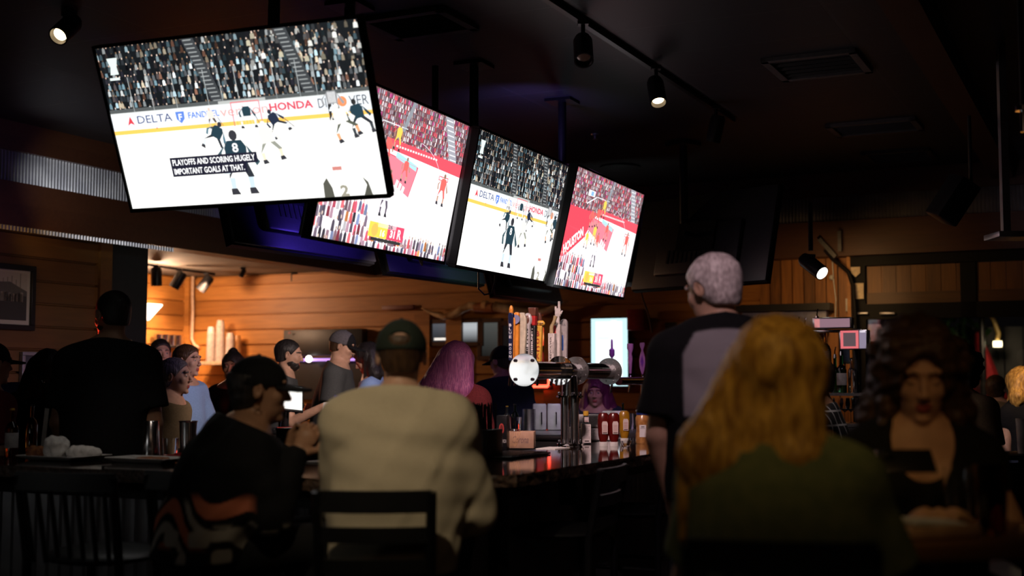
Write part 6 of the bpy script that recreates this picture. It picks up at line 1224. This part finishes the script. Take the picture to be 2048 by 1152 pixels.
C.rect(0, 0, w, h, (.62, .9, .95)); C.up(); C.rect(w*.12, h*.1, w*.86, h*.96, (.95, 1.05, 1.05)); C.up(); C.rect(w*.55, h*.86, w*.7, h*.97, (1.1, 1.1, 1.1)); C.rect(w*.18, h*.7, w*.5, h*.72, (.75, .9, .92)); C.rect(w*.18, h*.5, w*.8, h*.52, (.85, .98, .98)); C.build('display', screen_mat('portrait_display', 1.15), t, 1, .0005, (-w/2, -.003, -h/2))
p = bw(1275, 640, .15); tag(MB().box((0, 0, 0), (.2, .12, .22), bev=.01).build('red_wall_box', M['redplastic'], None, p, ROOM_RZ), 'dull red box on the wall behind the pink tap handles', 'box'); p = bw(1342, 660, .06); tag(MB().box((0, 0, 0), (.12, .05, .16), bev=.006).build('wall_panel_box', M['ventgrey'], None, p, ROOM_RZ), 'small grey box on the planks beside the polo collar', 'box')
# ================================================================== liquor shelf, overhead door, patio
A_S = 9.35
def sh(px, py, a=A_S): return R(*on_a(px, py, a))
b0 = on_a(1505, 700, A_S)[0]; b1 = on_a(1730, 700, A_S)[0]; W_ = b1-b0; zf = lambda py, px=1650: on_a(px, py, A_S)[2]
ls = thing('liquor_shelf', 'stepped dark liquor shelf behind the bar, right of the silver-haired man', 'shelf', R(b0, A_S, 0), ROOM_RZ); z1, z2, z3 = zf(742), zf(786), zf(846)
MB().box((W_*.33, .12, z1-.012), (W_*.66, .2, .022)).build('glass_step', M['glass'], ls, smooth=False); MB().box((W_*.78, .1, z2-.01), (W_*.44, .26, .02)).build('shelf_board', M['brushed'], ls, smooth=False); MB().box((W_/2, .1, z3-.012), (W_, .34, .024)).build('shelf_board', M['brushed'], ls, smooth=False)
for x in (.02, W_*.55, W_-.02): MB().box((x, .24, (z1+.25)/2), (.035, .035, z1+.25)).build('upright', M['blackmetal'], ls, smooth=False)
MB().box((W_/2, .12, (z3-.03)/2), (W_, .4, z3-.03), bev=.006).build('base_cabinet', M['black'], ls)
mb = MB(); mb.tube([(W_*.6, -.05, z3-.06), (W_*.72, -.05, z3-.0), (W_*.85, -.05, z3-.06), (W_*.9, -.05, z3-.22)], .008); mb.build('wire_rail', M['chrome'], ls)
q = random.Random(12); MATS = ['glass', 'amber', 'glass', 'amber', 'glass', 'glass', 'glass']
for px, hh, m, lb in ((1517, .36, 'glass', 'clear bottle with a pourer, leftmost on the liquor shelf'), (1538, .31, 'amber', 'amber bottle second from the left on the liquor shelf'), (1573, .33, 'glass', 'clear pourer bottle behind the crown of the blonde hair'), (1598, .34, 'glass', 'clear bottle with a wide pourer before the lit box'), (1611, .33, 'amber', 'amber bottle with a wide pourer before the lit box'), (1636, .40, 'glass', 'tall clear bottle, the highest pourer on the shelf'), (1652, .3, 'amber', 'short amber bottle right of the tallest bottle')):
    r_ = on_a(px, 742, A_S+.12); bottle(R(r_[0], r_[1], z1), lb, hh, .04, m, label=q.random() < .6, pour=True, group='spirit bottles on the liquor shelf', neck=.34)
for px, hh, m, lb, po in ((1671, .27, 'green_glass', 'dark green gin bottle with a dark pourer, left of its pair', True), (1684, .29, 'green_glass', 'green gin bottle with a white label on the right shelf', True), (1703, .26, 'glass', 'slim clear bottle right of the green bottles', False), (1712, .25, 'glass', 'slim clear bottle at the right end of the shelf', False)):
    r_ = on_a(px, 786, A_S+.1+(.05 if px == 1671 else 0)); bottle(R(r_[0], r_[1], z2), lb, hh, .036 if 'green' in m else .025, m, label=px == 1684, pour=po, group='bottles on the right shelf')
for k, px in enumerate((1660, 1676, 1690, 1702, 1715, 1727)):
    r_ = on_a(px, 830, A_S+.05+.05*(k % 2)); tag(lathe_obj('stemmed_glass', [(0, 0), (.034, 0), (.004, .006), (.004, .08), (.03, .1), (.04, .14), (.034, .185), (.031, .185), (.037, .14), (.026, .104), (0, .09)], M['glass'], None, R(r_[0], r_[1], z3), 18), 'clear stemmed glass on the lowest shelf in front of the door post', 'glass', 'stemmed glasses on the lowest shelf')
# lit boxes above the shelf
litp = lambda n, c, s: pmat(n, c, .4, emis=c, estr=s)
p = sh(1664, 646); t = thing('display_box', 'pink-grey lit display box above the bottles', 'display box', p, ROOM_RZ); MB().box((0, .05, 0), (.29, .1, .085), bev=.006).build('casing', M['brushed'], t); C = Canvas(); C.rect(-.13, -.032, .13, .032, (.35, .2, .25)); C.up(); C.rect(-.13, -.032, -.09, .032, (.8, .3, .3)); C.build('front_panel', screen_mat('dim_panel', .8), t, 1, .0004, (0, -.002, 0))
p = sh(1665, 662); t = thing('shelf_valance', 'silver rail running under the pink-grey display box', 'rail', p, ROOM_RZ); MB().box((.0, .04, 0), (.42, .08, .022), bev=.004).build('rail', M['steel'], t)
p = sh(1706, 679); t = thing('red_framed_box', 'box with a glowing red border and dark centre at the door post', 'display box', p, ROOM_RZ); MB().box((0, .07, 0), (.2, .14, .145), bev=.006).build('casing', M['brushed'], t); C = Canvas(); C.rect(-.09, -.066, .04, .066, (.85, .18, .2)); C.up(); C.rect(-.07, -.05, .02, .05, (.12, .08, .09)); C.rect(.045, -.066, .095, .066, (.3, .25, .35)); C.rect(.05, .05, .09, .066, (1, .9, 1)); C.build('front_panel', screen_mat('red_panel', .9), t, 1, .0004, (0, -.002, 0)); MB().cyl((0, .1, -.07), (0, .1, -.6), .014).build('stand_pole', M['blackmetal'], t)
p = sh(1676, 700); t = thing('menu_card', 'pale blue card standing behind the green bottles', 'card', p+AX*.25, ROOM_RZ); MB().box((0, 0, 0), (.075, .006, .2)).build('card', M['frost'], t); C = Canvas(); C.rect(-.03, -.08, .03, .08, (.35, .5, .75)); C.build('printed_face', M['print'], t, 1, .0004, (0, -.004, 0)); MB().box((0, .0, -.2), (.01, .01, .22)).build('stand', M['blackmetal'], t)
p = sh(1570, 640, A_W-.2); t = thing('recessed_shelf', 'blue-lit recess under the vertical boards', 'recess', p, ROOM_RZ); MB().box((0, 0, -.02), (.85, .12, .22), bev=.004).build('recess_panel', pmat('blue_light_panel', (.14, .15, .3), .4), t); MB().box((0, -.03, .12), (.95, .2, .07)).build('ledge', M['black'], t)  # blue light in the recess is put into the panel's colour
# conduit, wire, outlet, amber tags, bracket
p = sh(1664, 510, A_W-.15); tag(MB().tube([p+Vector((0, 0, .35)), p, p+Vector((.01, 0, -.25)), p+Vector((.03, 0, -.45)), p+Vector((.02, 0, -.66))], .006, 8).build('hanging_wire', M['white'], None), 'thin pale wire hanging down the vertical boards', 'wire')
p = sh(1663, 555, A_W-.15); tag(MB().ball((0, 0, 0), .025).build('wire_connector', M['white'], None, p), 'small white connector on the hanging wire', 'connector')
p = sh(1699, 610, A_W-.06); t = thing('wall_switch', 'white switch plate beside the door post', 'switch', p, ROOM_RZ); MB().box((0, 0, 0), (.075, .02, .13), bev=.004).build('switch_plate', M['white'], t); MB().box((0, -.012, 0), (.03, .01, .05)).build('rocker', M['paper'], t)
pts = [sh(x, y, A_W-.3) for x, y in ((1650, 500), (1665, 518), (1680, 530), (1697, 545), (1705, 570), (1709, 620), (1712, 700), (1712, 780))]; tag(MB().tube(pts, .02, 8).build('door_track', M['blackmetal'], None), 'curved black conduit bending down beside the door post', 'pipe')
p = sh(1655, 500, A_W-.4); t = thing('angle_bracket', 'galvanised angle bracket under the low beam', 'bracket', p, ROOM_RZ); mb = MB(); mb.box((0, 0, .02), (.04, .04, .24), rot=Euler((0, -.7, 0))); mb.box((.12, 0, .08), (.035, .04, .2)); mb.build('bracket_arm', M['ventgrey'], t)
# overhead door
dp = A_W-.05; pb0 = on_a(1703, 700, dp)[0]; pb1 = on_a(1735, 700, dp)[0]
M['doorblack'] = pmat('black_steel_frame', (.006, .006, .006), .6, spec=.2)
dr = thing('door_1', None, None, R(0, dp, 0), ROOM_RZ); dr['kind'] = 'structure'
def dbox(name, b0, b1, z0, z1, mat, th=.1, y=0): return MB().box(((b0+b1)/2, y, (z0+z1)/2), (b1-b0, th, z1-z0)).build(name, M[mat], dr, smooth=False)
zz = lambda py, px=1850: on_a(px, py, dp)[2]
dbox('door_post', pb0, pb1, 0, zz(500, 1720), 'doorblack'); dbox('header', pb1, B_R, zz(528), zz(508), 'doorblack', .16); dbox('rail', pb1, B_R, zz(637), zz(606), 'doorblack'); dbox('bottom_rail', pb1, B_R, 0, .2, 'blackmetal'); dbox('post_edge', pb0-.02, pb0+.015, 0, zz(500, 1720), 'plank', .12)
for px in (1938, 2110): b = on_a(px, 600, dp)[0]; dbox('mullion', b-.07, b+.07, zz(637), zz(505), 'doorblack')
M['barnd'] = wood('dark_door_board', (.10, .04, .008), (.28, .12, .025), 'z', .14, pitch_axis='x')
for i, (x0, x1) in enumerate(((1735, 1925), (1951, 2097))):
    a, b = on_a(x0, 600, dp)[0], on_a(x1, 600, dp)[0]; mb = MB(); x = a; q = random.Random(i); zb = zz(583)
    while x < b: w = min(.14, b-x); mb.box((x+w/2, q.uniform(-.004, .004), (zb+zz(529))/2), (w-.004, .03, zz(529)-zb)); x += .14
    mb.build('board_panel', M['barnd'], dr, smooth=False); dbox('lower_board', a, b, zz(606), zb, 'plankB', .05)
g = on_a(1738, 700, dp)[0]; o = dbox('glass_pane', g, B_R, .2, zz(637), 'glass', .008)
for py, px, lb in ((540, 1711, 'upper'), (582, 1718, 'lower')):
    p = sh(px, py, dp-.1); h = .06 if lb == 'upper' else .155; t = thing('lit_tag', lb+' amber-lit pale plate on the black door post', 'plate', p, ROOM_RZ); mb = MB(); w = .045; mb.prism([(-w, h/2), (w, h/2), (w, -h/2), (0, -h/2-(.04 if lb == 'upper' else 0)), (-w, -h/2)], -.006, .006, Matrix.Rotation(PI/2, 4, 'X')); mb.build('plate_face', pmat('pale_plate', (.75, .6, .4), .5), t)
p = sh(1722, 627, dp-.1); tag(MB().box((0, 0, 0), (.14, .05, .02), bev=.004).build('door_latch', M['galv'], None, p, ROOM_RZ), 'small metal latch bar on the door post', 'latch'); p = sh(1775, 627, dp-.1); tag(MB().box((0, 0, 0), (.15, .04, .025), bev=.006).build('door_handle_bar', M['galv'], None, p, ROOM_RZ), 'small metal handle bar on the black door rail', 'handle')
# patio
p = at(1958, 760, 17); t = thing('closed_parasol', 'closed red parasol on the dark patio', 'parasol', (p.x, p.y, 0)); zt = at(1958, 668, 17).z; zb = at(1958, 800, 17).z
F = Field(np.arange(-.4, .4, .02), np.arange(-.4, .4, .02), np.arange(zb-.1, zt+.1, .03)); F.cap((0, 0, zt), (.12, 0, zb), .05, .24, 0); X, Y_, Z = F.ax[0][:, None, None], F.ax[1][None, :, None], F.ax[2][None, None, :]; F.F += (.018*np.sin(9*np.arctan2(Y_, X+1e-6))*np.clip((zt-Z), 0, 1)).astype(np.float32); F.plane((0, 0, zb), (0, 0, -1)); v, f = F.mesh(); mesh_obj('canopy', v, f, [pmat('red_canvas', (.5, .02, .03), .8)], t); MB().cyl((0, 0, 0), (0, 0, zt+.08), .025).build('pole', M['blackmetal'], t)
p = at(1992, 685, 16.5); t = thing('patio_lamp', 'curved gooseneck patio lamp glowing yellow beside the red parasol', 'lamp', p); MB().tube([(-.16, 0, .5), (-.1, 0, .42), (-.02, 0, .3), (.04, 0, .12), (.02, 0, .04)], .03, 10).build('lamp_arm', pmat('yellow_lit_arm', (.6, .4, .1), .4), t); MB().box((.02, 0, -.02), (.09, .1, .08), bev=.01).build('lamp_head', pmat('lit_patio_lamp', (1, .9, .6), .4, emis=(1, .85, .5), estr=6), t); mb = MB(); mb.cyl((-.16, .05, .5-.0), (-.16, .05, -p.z), .04); mb.build('pole', M['blackmetal'], t)  # yellow of the lamp arm is lamplight put into its colour
p = at(1745, 668, 16); t = thing('patio_lantern', 'pinkish fabric lampshade beyond the door post', 'lamp', p); MB().lathe([(.1, .12), (.2, -.1), (.19, -.1), (.09, .12)]).build('lamp_shade', pmat('pink_shade', (.5, .25, .2), .6, emis=(.5, .22, .18), estr=.3), t); MB().cyl((0, 0, -.1), (0, 0, -p.z), .06).build('wooden_post', pmat('orange_post', (.4, .16, .04), .6), t)
mb = MB(); 
for k in range(40): mb.box((on_a(1738, 700, 19)[0]-3+k*.25, 19, 1.1), (.23, .03, 2.2))
o = mb.build('patio_fence', M['black'], None, (0, 0, 0), ROOM_RZ, smooth=False); tag(o, 'dark board fence closing the patio behind the glass', 'fence')
q = random.Random(9); mb = MB(); c = at(1880, 690, 17.6)
for k in range(260):
    v = Vector((q.gauss(0, .3), q.gauss(0, .18), q.gauss(0, .28))); e = Euler((q.random()*6, q.random()*6, q.random()*6)); mb.box(v, (.12, .07, .004), rot=e)
t = thing('patio_bush', 'dim green bush on the patio between the guests and the parasol', 'bush', (c.x, c.y, 0)); mb.build('foliage', pmat('dark_leaf', (.02, .07, .015), .6), t, (0, 0, c.z)); MB().cyl((0, 0, 0), (0, 0, c.z), .04, .02).build('stem', M['brown'] if 'brown' in M else M['black'], t)
room_box('exterior_ground', -3, 9, 12.8, 19.5, -.02, .005, M['floor'])

# ================================================================== chairs and the near table
def slat(mb, p0, p1, z, h, bow, th=.016):
    """a curved horizontal slat from p0 to p1 (x, y), bowed backwards"""
    n = 8; A_ = []; 
    for k in range(n+1): t_ = k/n; A_.append((p0[0]+(p1[0]-p0[0])*t_, p0[1]+(p1[1]-p0[1])*t_-bow*4*t_*(1-t_)))
    bm = mb.bm; rows = [[bm.verts.new((x, y+dy, z+dz)) for x, y in A_] for dy, dz in ((-th/2, -h/2), (-th/2, h/2), (th/2, h/2), (th/2, -h/2))]
    for r in range(4):
        for k in range(n): bm.faces.new((rows[r][k], rows[r][k+1], rows[(r+1) % 4][k+1], rows[(r+1) % 4][k]))
    for k in (0, n): bm.faces.new([rows[r][k] for r in range(4)])
def bar_chair(lab, loc, rz, kind='ladder', w=.42, ztop=1.1, group=None, seat=.76):
    """faces +y locally; origin on the floor under the back"""
    t = thing('bar_chair', lab, 'chair', loc, rz, group); mm = M['blackmetal']
    for sx in (-1, 1):
        MB().tube([(sx*w*.5, .0, .0), (sx*w*.49, .03, .4), (sx*w*.48, .03, seat), (sx*w*.5, -.03, ztop)], .017, 8).build('leg', mm, t); MB().tube([(sx*w*.5, .46, .0), (sx*w*.47, .42, seat-.02)], .017, 8).build('leg', mm, t)
    mb = MB(); mb.ball((0, .23, seat+.01), (w*.54, .24, .035), 24, 12); mb.build('seat', M['black'], t)
    for z in (.28, .5):
        for a, b in (((-w*.49, .44, z), (w*.49, .44, z)), ((-w*.49, .02, z), (-w*.49, .44, z)), ((w*.49, .02, z), (w*.49, .44, z))): MB().tube([a, b], .011, 8).build('stretcher', mm, t)
    if kind == 'ladder':
        for k, (z, h) in enumerate(((ztop-.03, .07), (ztop-.135, .05), (ztop-.235, .045))): mb = MB(); f = (ztop-z)/(ztop-seat); y = -.03+.06*f; slat(mb, (-w*.5, y), (w*.5, y), z, h, .03); mb.build('back_slat', M['black'], t)
    else:
        mb = MB(); slat(mb, (-w*.52, -.03), (w*.52, -.03), ztop-.02, .07, .02); mb.build('top_rail', M['black'], t)
        for k in range(7): x = -w*.42+k*w*.14; MB().tube([(x, -.035, ztop-.05), (x*.95, .02, seat)], .009, 6).build('spindle', M['black'], t)
    return t
def face_dir(v): return math.atan2(v[1], v[0])-PI/2
c = at(750, 990, 3.98); bar_chair('ladder-back bar chair carrying the man in the oatmeal sweatshirt', (c.x, c.y, 0), .0, 'ladder', .36, 1.1)
c = at(385, 950, 4.55); bar_chair('spindle-back bar chair behind the woman in the flame jacket', (c.x, c.y, 0), -.35, 'spindle', .34, 1.11, 'spindle-back chairs at the front of the bar')
c = at(140, 955, 4.75); bar_chair('spindle-back bar chair in front of the plates, far left', (c.x, c.y, 0), -.3, 'spindle', .42, 1.09, 'spindle-back chairs at the front of the bar')
rzs = face_dir(-BX)
c = at(1215, 960, 5.65); bar_chair('empty ladder-back bar chair at the right side of the bar, nearer one', (c.x, c.y, 0), rzs+.1, 'ladder', .42, 1.06, 'empty ladder-back chairs along the right side')
c = at(1352, 945, 6.5); bar_chair('empty ladder-back bar chair at the right side of the bar, further one', (c.x, c.y, 0), rzs, 'ladder', .42, 1.08, 'empty ladder-back chairs along the right side')
c = at(1560, 1080, 2.68); bar_chair('spindle-back bar chair carrying the blonde woman', (c.x, c.y, 0), -.2, 'spindle', .38, 1.1)
M['tabletop'] = wood('worn_table_wood', (.14, .06, .02), (.3, .14, .05), 'x', .12, pitch_axis='y', rough=.3)
c = Vector((1.10, 3.2, 0)); tb = thing('high_table', 'small high wooden table between the blonde and the curly-haired woman', 'table', (c.x, c.y, 0), .2); MB().box((0, 0, 1.05), (.6, .52, .04), bev=.008).build('tabletop', M['tabletop'], tb); mb = MB(); mb.cyl((0, 0, .02), (0, 0, 1.03), .04); mb.build('pedestal', M['blackmetal'], tb); MB().lathe([(0, 0), (.26, 0), (.25, .02), (.06, .04), (0, .04)]).build('base', M['blackmetal'], tb)
tumbler(1985, 1068, 'tall dark drink glass on the high table at the right', .17, .04, z=1.071, mat='amber'); tumbler(1916, 1045, 'tall clear glass with a straw on the high table', .15, .036, z=1.071)
c = atz(1862, 1072, 1.072); t = thing('paper_basket', 'tan paper-lined food tray on the high table', 'tray', c, .3); MB().box((0, 0, .015), (.2, .13, .03), bev=.008).build('tray_body', M['tan'], t); MB().box((0, 0, .034), (.17, .1, .008), rot=Euler((.05, .08, .1))).build('liner', M['paper'], t)
tb2 = thing('patio_table', 'small dark table at the right edge carrying the pitcher', 'table', (at(2046, 905, 8).x, 8, 0)); MB().box((0, 0, .97), (.4, .5, .03), bev=.006).build('tabletop', M['black'], tb2); mb = MB(); mb.cyl((0, 0, 0), (0, 0, .96), .03); mb.lathe([(0, 0), (.22, 0), (.2, .02), (0, .03)]); mb.build('pedestal', M['blackmetal'], tb2)
t = thing('water_pitcher', 'clear plastic pitcher cut off by the right edge', 'pitcher', (tb2.location.x, tb2.location.y-.05, .986)); lathe_obj('pitcher_body', [(0, 0), (.05, 0), (.058, .22), (.054, .22), (.046, .008), (0, .008)], M['frost'], t)
